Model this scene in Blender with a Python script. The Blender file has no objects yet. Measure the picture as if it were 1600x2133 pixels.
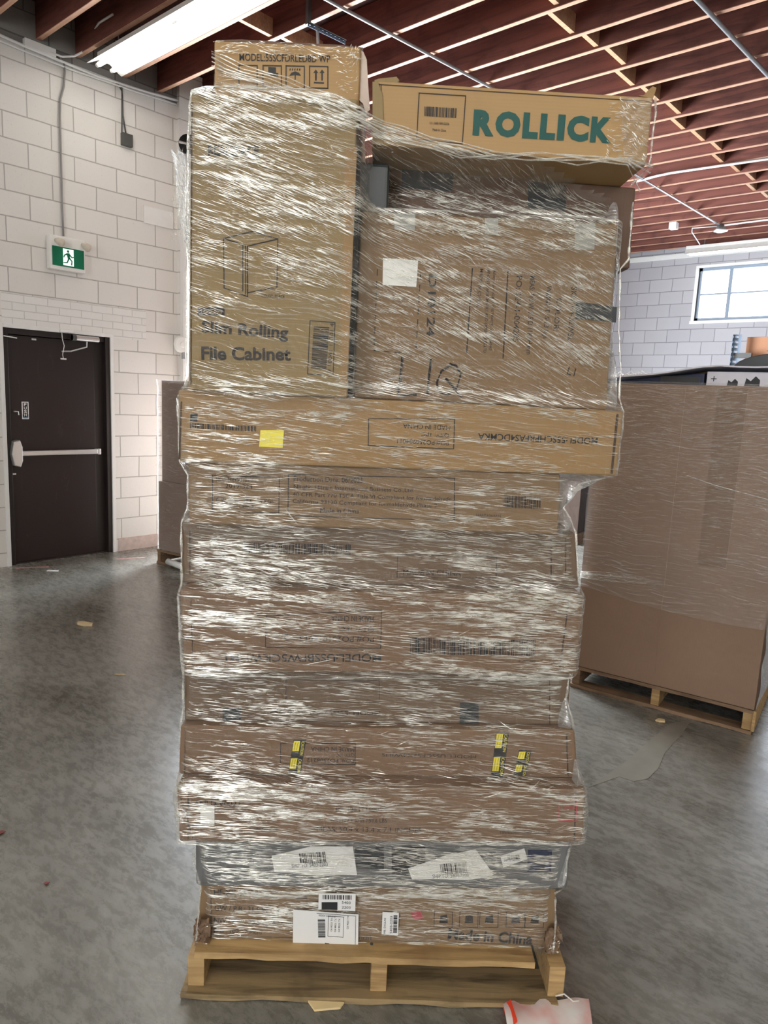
import bpy, bmesh, math, random
import numpy as np
from mathutils import Vector, Matrix, noise as mnoise
R = math.radians
random.seed(7)
rng = np.random.default_rng(7)
SC = bpy.context.scene
COL = SC.collection

# ------------------------------------------------------------------ camera
F_PX, IW, IH = 1480.0, 1600.0, 2133.0
PITCH, ROLL, YAW, CH = R(9.1), R(2.6), R(41.3), 1.66
FW = Vector((-math.sin(YAW)*math.cos(PITCH), math.cos(YAW)*math.cos(PITCH), -math.sin(PITCH)))
R0 = Vector((math.cos(YAW), math.sin(YAW), 0))
U0 = R0.cross(FW)
CR = math.cos(ROLL)*R0 + math.sin(ROLL)*U0
CU = -math.sin(ROLL)*R0 + math.cos(ROLL)*U0
CP = Vector((0, 0, CH))
cam_d = bpy.data.cameras.new('camera')
cam = bpy.data.objects.new('camera', cam_d); COL.objects.link(cam)
cam_d.sensor_fit = 'VERTICAL'; cam_d.sensor_height = 36.0
cam_d.lens = F_PX/IH*36.0
cam_d.clip_start = .05; cam_d.clip_end = 200
m = Matrix((CR, CU, -FW)).transposed().to_4x4(); m.translation = CP
cam.matrix_world = m
SC.camera = cam

# ------------------------------------------------------------------ view, world, lights
SC.view_settings.view_transform = 'Standard'
SC.view_settings.look = 'None'
SC.view_settings.gamma = 1
SC.view_settings.use_curve_mapping = False
SC.view_settings.exposure = 0.5
SC.cycles.transparent_max_bounces = 24
SC.cycles.max_bounces = 8
SC.cycles.sample_clamp_indirect = 6

TUBE_POWER = 29.0
DAY_DOOR = 1000.0
DAY_WINDOW = 110.0
KEY_LIGHT = 150.0
SKY = 5.0

wd = bpy.data.worlds.new('sky'); SC.world = wd; wd.use_nodes = True
bg = wd.node_tree.nodes['Background']
bg.inputs[0].default_value = (.84, .92, 1, 1); bg.inputs[1].default_value = SKY

def area(name, loc, aim, sx, sy, power, col):
    d = bpy.data.lights.new(name, 'AREA'); d.shape = 'RECTANGLE'; d.size = sx; d.size_y = sy
    d.energy = power; d.color = col
    o = bpy.data.objects.new(name, d); COL.objects.link(o)
    o.location = loc
    o.rotation_euler = (Vector(aim)).to_track_quat('-Z', 'Y').to_euler()
    return o
YB, XL, XR, YF = 12.1, -6.676, 9.0, -8.0
area('daylight_side_door', (XL-.26, 6.02, 1.66), (1, -.12, -.03), 3.0, 3.2, DAY_DOOR, (.84, .92, 1))
area('daylight_window', (-2.2, YB+.45, 3.45), (0, -1, -.25), 3.2, 1.0, DAY_WINDOW, (.8, .88, 1))
area('added_key_light', (2.6, YF-.4, 1.9), (0, 1, 0), 3.8, 3.4, KEY_LIGHT, (1, .97, .92))  # unseen key light added behind the camera

# ------------------------------------------------------------------ materials
def nmat(name):
    mt = bpy.data.materials.new(name); mt.use_nodes = True
    nt = mt.node_tree; nt.nodes.clear()
    out = nt.nodes.new('ShaderNodeOutputMaterial')
    return mt, nt, out
def N(nt, typ, **k):
    n = nt.nodes.new('ShaderNode'+typ)
    for a, v in k.items():
        if a == 'inp':
            for i, x in v.items(): n.inputs[i].default_value = x
        else: setattr(n, a, v)
    return n
def L(nt, a, b): nt.links.new(a, b)
def rgba(c): return (c[0], c[1], c[2], 1)
def ramp(nt, fac, stops):
    r = N(nt, 'ValToRGB'); e = r.color_ramp.elements
    e[0].position, e[0].color = stops[0][0], rgba(stops[0][1])
    e[1].position, e[1].color = stops[-1][0], rgba(stops[-1][1])
    for p, c in stops[1:-1]:
        x = e.new(p); x.color = rgba(c)
    L(nt, fac, r.inputs[0]); return r.outputs[0]
def coords(nt, scale=(1, 1, 1), rot=(0, 0, 0), loc=(0, 0, 0)):
    t = N(nt, 'TexCoord'); mp = N(nt, 'Mapping')
    mp.inputs['Scale'].default_value = scale; mp.inputs['Rotation'].default_value = rot
    mp.inputs['Location'].default_value = loc
    L(nt, t.outputs['Object'], mp.inputs[0]); return mp.outputs[0]
def noise(nt, vec, scale, detail=4, rough=.55, dist=0):
    n = N(nt, 'TexNoise'); n.inputs['Scale'].default_value = scale; n.inputs['Detail'].default_value = detail
    n.inputs['Roughness'].default_value = rough; n.inputs['Distortion'].default_value = dist
    L(nt, vec, n.inputs['Vector']); return n.outputs['Fac']
def math_(nt, op, a, b=0.0, c=0.0, clamp=False):
    n = N(nt, 'Math', operation=op, use_clamp=clamp)
    for i, x in enumerate((a, b, c)):
        if hasattr(x, 'is_linked'): L(nt, x, n.inputs[i])
        else: n.inputs[i].default_value = x
    return n.outputs[0]
def mixc(nt, fac, a, b, mode='MIX'):
    n = N(nt, 'MixRGB', blend_type=mode)
    for i, x in enumerate((fac, a, b)):
        if hasattr(x, 'is_linked'): L(nt, x, n.inputs[i])
        elif i == 0: n.inputs[0].default_value = x
        else: n.inputs[i].default_value = rgba(x)
    return n.outputs[0]
def bump(nt, h, strength=.3, dist=.01):
    b = N(nt, 'Bump'); b.inputs['Strength'].default_value = strength; b.inputs['Distance'].default_value = dist
    L(nt, h, b.inputs['Height']); return b.outputs[0]
def pbsdf(nt, out, col, rough=.6, metal=0, normal=None, spec=.5):
    p = N(nt, 'BsdfPrincipled')
    if hasattr(col, 'is_linked'): L(nt, col, p.inputs['Base Color'])
    else: p.inputs['Base Color'].default_value = rgba(col)
    if hasattr(rough, 'is_linked'): L(nt, rough, p.inputs['Roughness'])
    else: p.inputs['Roughness'].default_value = rough
    p.inputs['Metallic'].default_value = metal
    p.inputs['Specular IOR Level'].default_value = spec
    if normal is not None: L(nt, normal, p.inputs['Normal'])
    L(nt, p.outputs[0], out.inputs[0]); return p
def plain(name, col, rough=.6, metal=0, var=.12, nscale=12, spec=.5, bstr=.0):
    mt, nt, out = nmat(name); v = coords(nt)
    f = noise(nt, v, nscale)
    c = mixc(nt, f, tuple(x*(1-var) for x in col), tuple(min(1, x*(1+var)) for x in col))
    nb = bump(nt, f, bstr, .005) if bstr else None
    pbsdf(nt, out, c, rough, metal, nb, spec); return mt

def cardboard(name, col, horiz=False):
    mt, nt, out = nmat(name)
    v = coords(nt)
    big = noise(nt, v, 3.0, 3)
    fine = noise(nt, coords(nt, (1, 1, 14) if horiz else (14, 14, 1)), 9, 4)
    wv = N(nt, 'TexWave'); wv.inputs['Scale'].default_value = 42
    wv.bands_direction = 'Z' if horiz else 'X'; wv.inputs['Distortion'].default_value = .3
    L(nt, v, wv.inputs[0])
    d = tuple(x*.86 for x in col); l = tuple(min(1, x*1.1) for x in col)
    c = mixc(nt, big, d, l)
    c = mixc(nt, math_(nt, 'MULTIPLY', fine, .25), c, tuple(x*.7 for x in col))
    c = mixc(nt, math_(nt, 'MULTIPLY', wv.outputs['Fac'], .07), c, tuple(x*.6 for x in col))
    dent = noise(nt, v, 7, 3, .5, .4)
    nb = bump(nt, dent, .25, .02)
    pbsdf(nt, out, c, .62, 0, nb, .35); return mt

def wood(name, col, dark, axis='X', rough=.7, sc=1.0):
    mt, nt, out = nmat(name)
    s = {'X': (1.2, 14, 14), 'Y': (14, 1.2, 14), 'Z': (14, 14, 1.2)}[axis]
    v = coords(nt, tuple(x*sc for x in s))
    g = noise(nt, v, 2.4, 6, .6, .6)
    v2 = coords(nt)
    st = noise(nt, v2, 5, 4, .6)
    c = ramp(nt, g, [(.3, dark), (.55, col), (.8, tuple(min(1, x*1.25) for x in col))])
    stf = ramp(nt, st, [(.52, (0, 0, 0)), (.72, (1, 1, 1))])
    c = mixc(nt, math_(nt, 'MULTIPLY', stf, .6), c, tuple(x*.8 for x in dark))
    pbsdf(nt, out, c, rough, 0, bump(nt, g, .4, .004), .3); return mt

def blockwall(name, bw, bh, ox, oz, axis, cols, mort, msize=.006, wear=.0):
    """painted concrete block: courses of bw x bh anchored at ox, oz; axis = horizontal world axis"""
    mt, nt, out = nmat(name)
    geo = N(nt, 'NewGeometry'); sp = N(nt, 'SeparateXYZ'); L(nt, geo.outputs['Position'], sp.inputs[0])
    hx = math_(nt, 'SUBTRACT', sp.outputs[axis], ox); hz = math_(nt, 'SUBTRACT', sp.outputs['Z'], oz)
    cb = N(nt, 'CombineXYZ'); L(nt, hx, cb.inputs[0]); L(nt, hz, cb.inputs[1])
    wob = N(nt, 'TexNoise'); wob.inputs['Scale'].default_value = 3.5; wob.inputs['Detail'].default_value = 3
    L(nt, geo.outputs['Position'], wob.inputs['Vector'])
    sc_ = N(nt, 'VectorMath', operation='SCALE'); L(nt, wob.outputs['Color'], sc_.inputs[0]); sc_.inputs['Scale'].default_value = .012
    ad = N(nt, 'VectorMath', operation='ADD'); L(nt, cb.outputs[0], ad.inputs[0]); L(nt, sc_.outputs[0], ad.inputs[1])
    br = N(nt, 'TexBrick'); br.offset = .5
    br.inputs['Scale'].default_value = 1; br.inputs['Brick Width'].default_value = bw; br.inputs['Row Height'].default_value = bh
    br.inputs['Mortar Size'].default_value = msize; br.inputs['Mortar Smooth'].default_value = .35; br.inputs['Bias'].default_value = 0
    br.inputs['Color1'].default_value = rgba(cols[0]); br.inputs['Color2'].default_value = rgba(cols[1]); br.inputs['Mortar'].default_value = rgba(mort)
    L(nt, ad.outputs[0], br.inputs['Vector'])
    pos = geo.outputs['Position']
    pit = noise(nt, pos, 70, 3, .6)
    pitm = ramp(nt, pit, [(.28, (1, 1, 1)), (.36, (0, 0, 0))])
    big = noise(nt, pos, 1.4, 4, .6)
    c = mixc(nt, math_(nt, 'MULTIPLY', pitm, .22), br.outputs['Color'], tuple(x*.55 for x in mort))
    c = mixc(nt, math_(nt, 'MULTIPLY', big, .22), c, tuple(x*.72 for x in cols[0]))
    h = math_(nt, 'SUBTRACT', math_(nt, 'MULTIPLY', noise(nt, pos, 28, 4, .7), .35), br.outputs['Fac'])
    pbsdf(nt, out, c, .55, 0, bump(nt, h, .5, .008), .4); return mt

def film_mat(name, base=.03, streak=.36, gloss=.16, fz=190, slope=.12, tint=(.96, .95, .92), glw=.5):
    """stretch film: mostly clear, layered haze, glossy with horizontal stretch creases"""
    mt, nt, out = nmat(name)
    tc = N(nt, 'TexCoord'); sp = N(nt, 'SeparateXYZ'); L(nt, tc.outputs['Object'], sp.inputs[0])
    h = math_(nt, 'ADD', sp.outputs['X'], sp.outputs['Y'])
    wv = N(nt, 'TexNoise'); wv.inputs['Scale'].default_value = 2.2; L(nt, tc.outputs['Object'], wv.inputs['Vector'])
    z = math_(nt, 'ADD', sp.outputs['Z'], math_(nt, 'MULTIPLY', h, slope))
    z = math_(nt, 'ADD', z, math_(nt, 'MULTIPLY', wv.outputs['Fac'], .12))
    def sn(kx, kz, det=3, dist=.0):
        c = N(nt, 'CombineXYZ'); L(nt, math_(nt, 'MULTIPLY', h, kx), c.inputs[0]); L(nt, math_(nt, 'MULTIPLY', z, kz), c.inputs[1])
        return noise(nt, c.outputs[0], 1, det, .6, dist)
    a = sn(7, fz, 4, .6); b = sn(16, fz*2.1, 2, .8); big = sn(1.6, 9, 2)
    st = ramp(nt, a, [(.52, (0, 0, 0)), (.70, (1, 1, 1))])
    bg_ = ramp(nt, big, [(.35, (.25, .25, .25)), (.66, (1, 1, 1))])
    mask = math_(nt, 'MULTIPLY', st, bg_)
    hgt = math_(nt, 'ADD', a, math_(nt, 'MULTIPLY', b, .5))
    nb = bump(nt, hgt, 1.0, .006)
    gl = N(nt, 'BsdfGlossy'); gl.inputs['Color'].default_value = (1, .99, .96, 1); gl.inputs['Roughness'].default_value = gloss; L(nt, nb, gl.inputs['Normal'])
    df = N(nt, 'BsdfDiffuse'); df.inputs['Color'].default_value = rgba(tint); L(nt, nb, df.inputs['Normal'])
    tl = N(nt, 'BsdfTranslucent'); tl.inputs['Color'].default_value = rgba(tint)
    m1 = N(nt, 'MixShader'); m1.inputs[0].default_value = .35; L(nt, df.outputs[0], m1.inputs[1]); L(nt, tl.outputs[0], m1.inputs[2])
    m2 = N(nt, 'MixShader'); m2.inputs[0].default_value = glw; L(nt, m1.outputs[0], m2.inputs[1]); L(nt, gl.outputs[0], m2.inputs[2])
    tr = N(nt, 'BsdfTransparent'); tr.inputs[0].default_value = (.97, .965, .95, 1)
    lw = N(nt, 'LayerWeight'); lw.inputs[0].default_value = .35
    f = math_(nt, 'ADD', math_(nt, 'MULTIPLY', mask, streak), base)
    f = math_(nt, 'ADD', f, math_(nt, 'MULTIPLY', lw.outputs['Facing'], .3), clamp=True)
    m3 = N(nt, 'MixShader'); L(nt, f, m3.inputs[0]); L(nt, tr.outputs[0], m3.inputs[1]); L(nt, m2.outputs[0], m3.inputs[2])
    L(nt, m3.outputs[0], out.inputs[0]); return mt

def crease_mat(name, alpha=.75, gw=.5):
    mt, nt, out = nmat(name)
    gl = N(nt, 'BsdfGlossy'); gl.inputs['Color'].default_value = (1, .98, .90, 1); gl.inputs['Roughness'].default_value = .24
    df = N(nt, 'BsdfDiffuse'); df.inputs['Color'].default_value = (.95, .93, .86, 1)  # cream diffuse share paints the glints of the folds into their colour
    tl = N(nt, 'BsdfTranslucent'); tl.inputs['Color'].default_value = (.95, .94, .90, 1)
    m0 = N(nt, 'MixShader'); m0.inputs[0].default_value = .2; L(nt, df.outputs[0], m0.inputs[1]); L(nt, tl.outputs[0], m0.inputs[2])
    m1 = N(nt, 'MixShader'); m1.inputs[0].default_value = gw; L(nt, m0.outputs[0], m1.inputs[1]); L(nt, gl.outputs[0], m1.inputs[2])
    f = noise(nt, coords(nt, (26, 26, 90)), 1, 2)
    a = math_(nt, 'MULTIPLY', ramp(nt, f, [(.36, (.25, .25, .25)), (.58, (1, 1, 1))]), alpha)
    tr = N(nt, 'BsdfTransparent'); m2 = N(nt, 'MixShader'); L(nt, a, m2.inputs[0]); L(nt, tr.outputs[0], m2.inputs[1]); L(nt, m1.outputs[0], m2.inputs[2])
    L(nt, m2.outputs[0], out.inputs[0]); return mt

def emit(name, col, s):
    mt, nt, out = nmat(name); e = N(nt, 'Emission'); e.inputs[0].default_value = rgba(col); e.inputs[1].default_value = s
    L(nt, e.outputs[0], out.inputs[0]); return mt

def floor_mat():
    mt, nt, out = nmat('polished_concrete')
    v = coords(nt)
    big = noise(nt, v, .75, 3, .55, .3)
    mid = noise(nt, coords(nt, (1.0, 1.9, 1), (0, 0, .35)), 2.6, 11, .78, .5)
    scf = noise(nt, coords(nt, (1.4, 3.2, 1), (0, 0, -.4), (3, 1, 0)), 8.5, 10, .8, .3)
    fine = noise(nt, v, 34, 5, .7)
    c = ramp(nt, big, [(.35, (.10, .091, .070)), (.62, (.185, .178, .158))])
    c = mixc(nt, ramp(nt, mid, [(.42, (0, 0, 0)), (.70, (.75, .75, .75))]), c, (.33, .32, .285))
    c = mixc(nt, ramp(nt, scf, [(.50, (0, 0, 0)), (.68, (.4, .4, .4))]), c, (.42, .41, .37))
    c = mixc(nt, ramp(nt, scf, [(.28, (.45, .45, .45)), (.47, (0, 0, 0))]), c, (.065, .058, .045))
    c = mixc(nt, math_(nt, 'MULTIPLY', fine, .22), c, (.07, .065, .055))
    rr = ramp(nt, scf, [(.35, (.20, .20, .20)), (.65, (.36, .36, .36))])
    pbsdf(nt, out, c, rr, 0, bump(nt, mid, .05, .01), .75); return mt

def tape_mat():
    return plain('clear_tape_grey', (.33, .33, .31), .22, 0, .15, 8, .7)

M = {}
M['floor'] = floor_mat()
WC = ((.70, .67, .63), (.76, .735, .70)); MC = (.40, .38, .355)
M['wall_left'] = blockwall('painted_block_left', .402, .2085, 2.57, .133, 'Y', WC, MC)
M['wall_brick'] = blockwall('painted_brick_left', .205, .067, 2.49, .133, 'Y', ((.74, .725, .70), (.78, .765, .74)), (.56, .545, .52), .004)
M['wall_grey'] = blockwall('bare_block_grey', .402, .2085, 2.57, .133, 'Y', ((.20, .185, .17), (.26, .245, .225)), (.11, .10, .09), .007)
M['wall_back'] = blockwall('painted_block_back', .375, .2038, -5.32, .136, 'X', ((.40, .385, .41), (.45, .435, .46)), (.22, .21, .225), .006)
M['wall_other'] = plain('painted_wall_plain', (.6, .58, .55), .6)
M['base_band'] = plain('worn_base_course', (.50, .40, .36), .7, 0, .35, 22)
M['joist'] = wood('red_brown_joist', (.17, .058, .042), (.08, .028, .022), 'X', .75, .6)
M['block'] = wood('bright_blocking_wood', (.52, .30, .17), (.36, .18, .10), 'X', .7)
M['joist_edge'] = wood('joist_edge_lit', (.52, .30, .20), (.36, .18, .12), 'X', .7, .6)  # paler than the joist: light on the undersides put into the colour
M['deck'] = wood('dark_roof_deck', (.075, .028, .022), (.04, .017, .014), 'Y', .8, .5)
M['door'] = None
def door_mat():
    mt, nt, out = nmat('dark_brown_door_paint'); v = coords(nt)
    a = ramp(nt, noise(nt, coords(nt, (1, 1, .35)), 9, 7, .7, 1.5), [(.60, (0, 0, 0)), (.78, (1, 1, 1))])
    c = mixc(nt, math_(nt, 'MULTIPLY', a, .22), (.016, .008, .007), (.13, .10, .095))
    pbsdf(nt, out, c, .38, 0, None, .45); return mt
M['door'] = door_mat()
M['doorframe'] = plain('door_frame_dark', (.014, .008, .007), .45)
M['white_paint'] = plain('white_paint', (.74, .73, .71), .5, 0, .05)
M['white_plastic'] = plain('white_plastic', (.78, .77, .74), .4, 0, .04)
M['silver'] = plain('brushed_silver', (.68, .68, .68), .32, .75, .05)
M['grey_metal'] = plain('grey_galvanised', (.42, .43, .44), .42, .7, .12, 30)
M['blue_grey'] = plain('blue_grey_rack_paint', (.20, .26, .34), .45, .3)
M['black'] = plain('black_plastic', (.012, .012, .013), .4)
M['dark_grey'] = plain('dark_grey_box_metal', (.09, .09, .085), .5, .3)
M['conduit_dark'] = plain('painted_conduit_grey', (.26, .25, .24), .5, .2)
M['green'] = plain('sign_green', (.0, .16, .075), .35, 0, .05)
M['floor_pale'] = plain('worn_pale_concrete', (.22, .205, .17), .38, 0, .35, 9)
M['sign_white'] = emit('sign_lit_white', (.85, 1, .9), .9)
M['lamp_lens'] = plain('lamp_head_beige', (.62, .55, .45), .3)
M['ink'] = plain('black_ink', (.018, .018, .02), .6, 0, .25, 60)
M['ink_soft'] = plain('faded_black_ink', (.028, .022, .02), .65, 0, .3, 60)
M['teal'] = plain('teal_ink', (.004, .075, .062), .55, 0, .12, 40)
M['red_ink'] = plain('red_ink', (.40, .05, .07), .6)
M['marker'] = plain('marker_ink', (.012, .01, .012), .5)
M['label'] = plain('white_label_paper', (.80, .79, .77), .5, 0, .03)
M['tape'] = tape_mat()
M['yellow'] = plain('yellow_sticker', (.86, .74, .05), .45, 0, .05)
M['blue_sticker'] = plain('blue_sticker', (.08, .25, .45), .4)
M['tube'] = emit('fluorescent_tube', (1, .965, .86), TUBE_POWER)
M['tube_far'] = emit('fluorescent_tube_cool', (1, .96, .80), 3.5)
M['tube_near'] = emit('fluorescent_tube_dim', (1, .965, .88), 13.0)  # set dimmer than the other tubes to keep the left wall darker
M['led'] = emit('small_lamp', (.8, 1, .85), 1.6)
M['fixture'] = plain('fixture_white_enamel', (.70, .68, .64), .4)
M['glass'] = None
def glass_mat():
    mt, nt, out = nmat('window_glass')
    tr = N(nt, 'BsdfTransparent'); gl = N(nt, 'BsdfGlossy'); gl.inputs['Roughness'].default_value = .05
    m_ = N(nt, 'MixShader'); m_.inputs[0].default_value = .06; L(nt, tr.outputs[0], m_.inputs[1]); L(nt, gl.outputs[0], m_.inputs[2])
    L(nt, m_.outputs[0], out.inputs[0]); return mt
M['glass'] = glass_mat()
M['frame_blue'] = plain('window_frame_paint', (.22, .27, .34), .5)
CB = dict(tan=(.34, .21, .092), olive=(.29, .205, .095), brown=(.205, .125, .075), mid=(.235, .15, .08), dull=(.17, .115, .075), pink=(.15, .09, .062))
CB['kraft'] = (.42, .265, .12)
for k, c in CB.items(): M['cb_'+k] = cardboard('cardboard_'+k, c)
M['cb_tan_h'] = cardboard('cardboard_tan_smooth', CB['kraft'], True)
M['cb_gaylord'] = cardboard('cardboard_gaylord', (.26, .165, .11))
M['cb_left'] = cardboard('cardboard_left', (.20, .125, .09))
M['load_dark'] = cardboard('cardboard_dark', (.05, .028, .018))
M['cb_orange'] = cardboard('cardboard_orange', (.40, .19, .10))
M['seam'] = plain('dark_seam', (.06, .035, .02), .7)
M['pale_edge'] = plain('torn_liner_pale', (.62, .50, .42), .7, 0, .2, 30)
M['dark_plastic'] = plain('dark_grey_poly_bag', (.03, .034, .038), .3, 0, .2, 10, .6, .3)
M['grey_poly'] = plain('grey_poly_mailer', (.15, .15, .15), .35, 0, .25, 8, .6, .3)
M['navy'] = plain('dark_navy', (.012, .02, .06), .5)
M['print_grey'] = plain('white_printed_carton', (.62, .60, .66), .5)
M['pal'] = wood('pale_pallet_wood', (.47, .31, .14), (.24, .14, .06), 'X')
M['pal_dirty'] = wood('dirty_pallet_wood', (.19, .14, .085), (.06, .045, .028), 'X', .75)
M['pal_mid'] = wood('stained_pallet_wood', (.30, .21, .105), (.08, .055, .03), 'X', .75)
M['pal_brown'] = wood('brown_pallet_wood', (.24, .15, .09), (.10, .06, .035), 'X', .75)
M['splinter'] = plain('fresh_split_wood', (.72, .55, .29), .7)
M['film'] = film_mat('stretch_film')
M['film_top'] = film_mat('stretch_film_loose', .12, .5, .2, 120, .2, glw=.5)
M['film_far'] = film_mat('stretch_film_far', .10, .34, .2, 110, .03, (.92, .90, .90))
M['film_flap'] = film_mat('stretch_film_bunched', .42, .5, .2, 60, .5, (.93, .95, .97))
M['crease'] = crease_mat('film_crease', .97, .6)
M['crease_far'] = crease_mat('film_crease_far', .6)
M['rope'] = crease_mat('film_rope', .55, .4)
M['string'] = plain('white_string', (.75, .72, .66), .6)
M['pink'] = None
def pinkm():
    mt, nt, out = nmat('pink_film'); v = coords(nt)
    f = noise(nt, v, 7, 3)
    c = ramp(nt, f, [(.35, (.82, .45, .42)), (.48, (.85, .70, .67)), (.62, (.86, .83, .80))])
    pbsdf(nt, out, c, .18, 0, bump(nt, f, .4, .02), .7); return mt
M['pink'] = pinkm()
M['red'] = plain('red_plastic', (.85, .07, .03), .3)
M['paper_roll'] = plain('white_paper_roll', (.82, .82, .82), .5)
M['chip'] = plain('wood_chip', (.55, .42, .24), .7)
M['redmark'] = plain('faded_red_paint_mark', (.46, .27, .24), .6, 0, .3, 30)
M['redbit'] = plain('dark_red_scrap', (.20, .03, .025), .5)

# ------------------------------------------------------------------ mesh helpers
class MB:
    def __init__(s): s.v = []; s.f = []; s.m = []
    def add(s, vs, fs, mi=0):
        b = len(s.v); s.v += [tuple(x) for x in vs]; s.f += [tuple(b+i for i in f) for f in fs]; s.m += [mi]*len(fs); return s
    def hexa(s, p, mi=0, mis=None):
        fs = [(0, 1, 2, 3), (7, 6, 5, 4), (0, 4, 5, 1), (1, 5, 6, 2), (2, 6, 7, 3), (3, 7, 4, 0)]
        b = len(s.v); s.v += [tuple(x) for x in p]; s.f += [tuple(b+i for i in f) for f in fs]
        s.m += mis or [mi]*6; return s
    def box(s, a, b, mi=0):
        (x0, y0, z0), (x1, y1, z1) = a, b
        return s.hexa([(x0, y0, z0), (x0, y1, z0), (x1, y1, z0), (x1, y0, z0), (x0, y0, z1), (x0, y1, z1), (x1, y1, z1), (x1, y0, z1)], mi)
    def tube(s, pts, r, n=8, mi=0, caps=True):
        pts = [Vector(p) for p in pts]; k = len(pts); b = len(s.v)
        rs = r if isinstance(r, (list, tuple)) else [r]*k
        for i, p in enumerate(pts):
            t = (pts[min(i+1, k-1)]-pts[max(i-1, 0)]).normalized()
            ref = Vector((0, 0, 1)) if abs(t.z) < .9 else Vector((1, 0, 0))
            x = t.cross(ref).normalized(); y = t.cross(x)
            for j in range(n):
                a = 2*math.pi*j/n; s.v.append(tuple(p+(x*math.cos(a)+y*math.sin(a))*rs[i]))
        for i in range(k-1):
            for j in range(n):
                s.f.append((b+i*n+j, b+i*n+(j+1) % n, b+(i+1)*n+(j+1) % n, b+(i+1)*n+j)); s.m.append(mi)
        if caps:
            s.f.append(tuple(b+j for j in range(n))[::-1]); s.m.append(mi)
            s.f.append(tuple(b+(k-1)*n+j for j in range(n))); s.m.append(mi)
        return s
    def prism(s, poly, axis_fn, d0, d1, mi=0):
        """poly 2D list; axis_fn(a,b,d)->3D"""
        n = len(poly); b = len(s.v)
        s.v += [tuple(axis_fn(p[0], p[1], d0)) for p in poly]+[tuple(axis_fn(p[0], p[1], d1)) for p in poly]
        s.f.append(tuple(b+i for i in range(n))[::-1]); s.m.append(mi)
        s.f.append(tuple(b+n+i for i in range(n))); s.m.append(mi)
        for i in range(n):
            j = (i+1) % n; s.f.append((b+i, b+j, b+n+j, b+n+i)); s.m.append(mi)
        return s
    def build(s, name, mats, parent=None, bevel=0, seg=2, smooth=False, label=None):
        me = bpy.data.meshes.new(name)
        me.from_pydata(s.v, [], s.f)
        for mt in (mats if isinstance(mats, (list, tuple)) else [mats]): me.materials.append(mt)
        me.polygons.foreach_set('material_index', s.m)
        bm = bmesh.new(); bm.from_mesh(me)
        bmesh.ops.recalc_face_normals(bm, faces=bm.faces)
        if bevel: bmesh.ops.bevel(bm, geom=list(bm.edges), offset=bevel, segments=seg, profile=.6, affect='EDGES', clamp_overlap=True)
        bm.to_mesh(me); bm.free()
        if smooth: me.polygons.foreach_set('use_smooth', [True]*len(me.polygons))
        o = bpy.data.objects.new(name, me); COL.objects.link(o)
        if parent: o.parent = parent
        if label: o['label'] = label
        return o
def tag(o, label, cat, group=None, kind=None):
    if label: o['label'] = label
    if cat: o['category'] = cat
    if group: o['group'] = group
    if kind: o['kind'] = kind
    return o
def thing(name, loc, rz, label, cat, group=None):
    o = bpy.data.objects.new(name, None); COL.objects.link(o); o.empty_display_size = .1
    o.location = loc; o.rotation_euler = (0, 0, rz)
    return tag(o, label, cat, group)
def struct(o): o['kind'] = 'structure'; return o

def ray(px, py): return FW + (px-IW/2)/F_PX*CR - (py-IH/2)/F_PX*CU
def on_floor(px, py, z=0.0):
    d = ray(px, py); t = (z-CH)/d.z; return CP+d*t
def on_x(px, py, x): d = ray(px, py); return CP+d*(x/d.x)
def on_y(px, py, y): d = ray(px, py); return CP+d*(y/d.y)
def zc(y): return 4.63-.036*y                      # underside of the joists
def on_ceil(px, py, off=0.0):
    d = ray(px, py); t = (4.63+off-CH)/(d.z+.036*d.y); return CP+d*t

class Frame:
    """upright local frame: origin P on the floor, x along the front face, y going back, z up"""
    def __init__(s, P, ang):
        s.P = Vector(P); s.a = ang
        s.u = Vector((math.cos(ang), math.sin(ang), 0)); s.n = Vector((-math.sin(ang), math.cos(ang), 0))
    def px(s, x, y, v=0.0):
        x, y, v = float(x), float(y), float(v)
        d = ray(x, y); A = s.P+s.n*v; t = (A-CP).dot(s.n)/d.dot(s.n); Q = CP+d*t-s.P
        return (Q.dot(s.u), Q.z)
    def world(s, u, v, z): u, v, z = float(u), float(v), float(z); return s.P+s.u*u+s.n*v+Vector((0, 0, z))

# ------------------------------------------------------------------ room
# floor
mb = MB(); mb.box((XL-.3, YF-.3, -.12), (XR+.3, YB+.3, 0)); struct(mb.build('floor', M['floor']))
# left wall with exit door opening; split into painted block, painted brick, bare grey block
DY0, DY1, DZ = 2.50, 3.475, 2.118
WT = .22
def wall_x(mb, y0, y1, z0, z1, mi): mb.box((XL-WT, y0, z0), (XL, y1, z1), mi)
mb = MB()
wall_x(mb, YF, DY0, 0, 4.44, 0)
wall_x(mb, DY0, 3.86, DZ, 2.41, 1)
wall_x(mb, DY0-.6, DY0, 2.41, 2.4101, 0)
wall_x(mb, DY0, 3.86, 2.41, 4.44, 0)
wall_x(mb, 3.475, 3.86, 0, DZ, 0)
OY0, OY1, OZ = 4.46, 7.6, 3.32
wall_x(mb, 3.86, OY0, 0, 4.44, 0); wall_x(mb, OY0, OY1, OZ, 4.44, 0); wall_x(mb, OY1, YB+.22, 0, 4.44, 0)
wall_x(mb, YF, YB+.22, 4.44, 5.0, 2)
# narrow brick pilaster beyond the pipe corner
mb.box((XL, 4.215, 0), (XL+.045, 4.45, 3.35), 0); mb.box((XL, 4.215, 3.35), (XL+.045, 5.1, 5.0), 0)
wl = struct(mb.build('wall_left', [M['wall_left'], M['wall_brick'], M['wall_grey']]))
# worn course at floor level, set a few mm proud
mb = MB(); mb.box((XL, DY1+.06, 0), (XL+.006, 4.2, .135)); struct(mb.build('baseboard_left', M['base_band'], bevel=.002))
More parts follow.
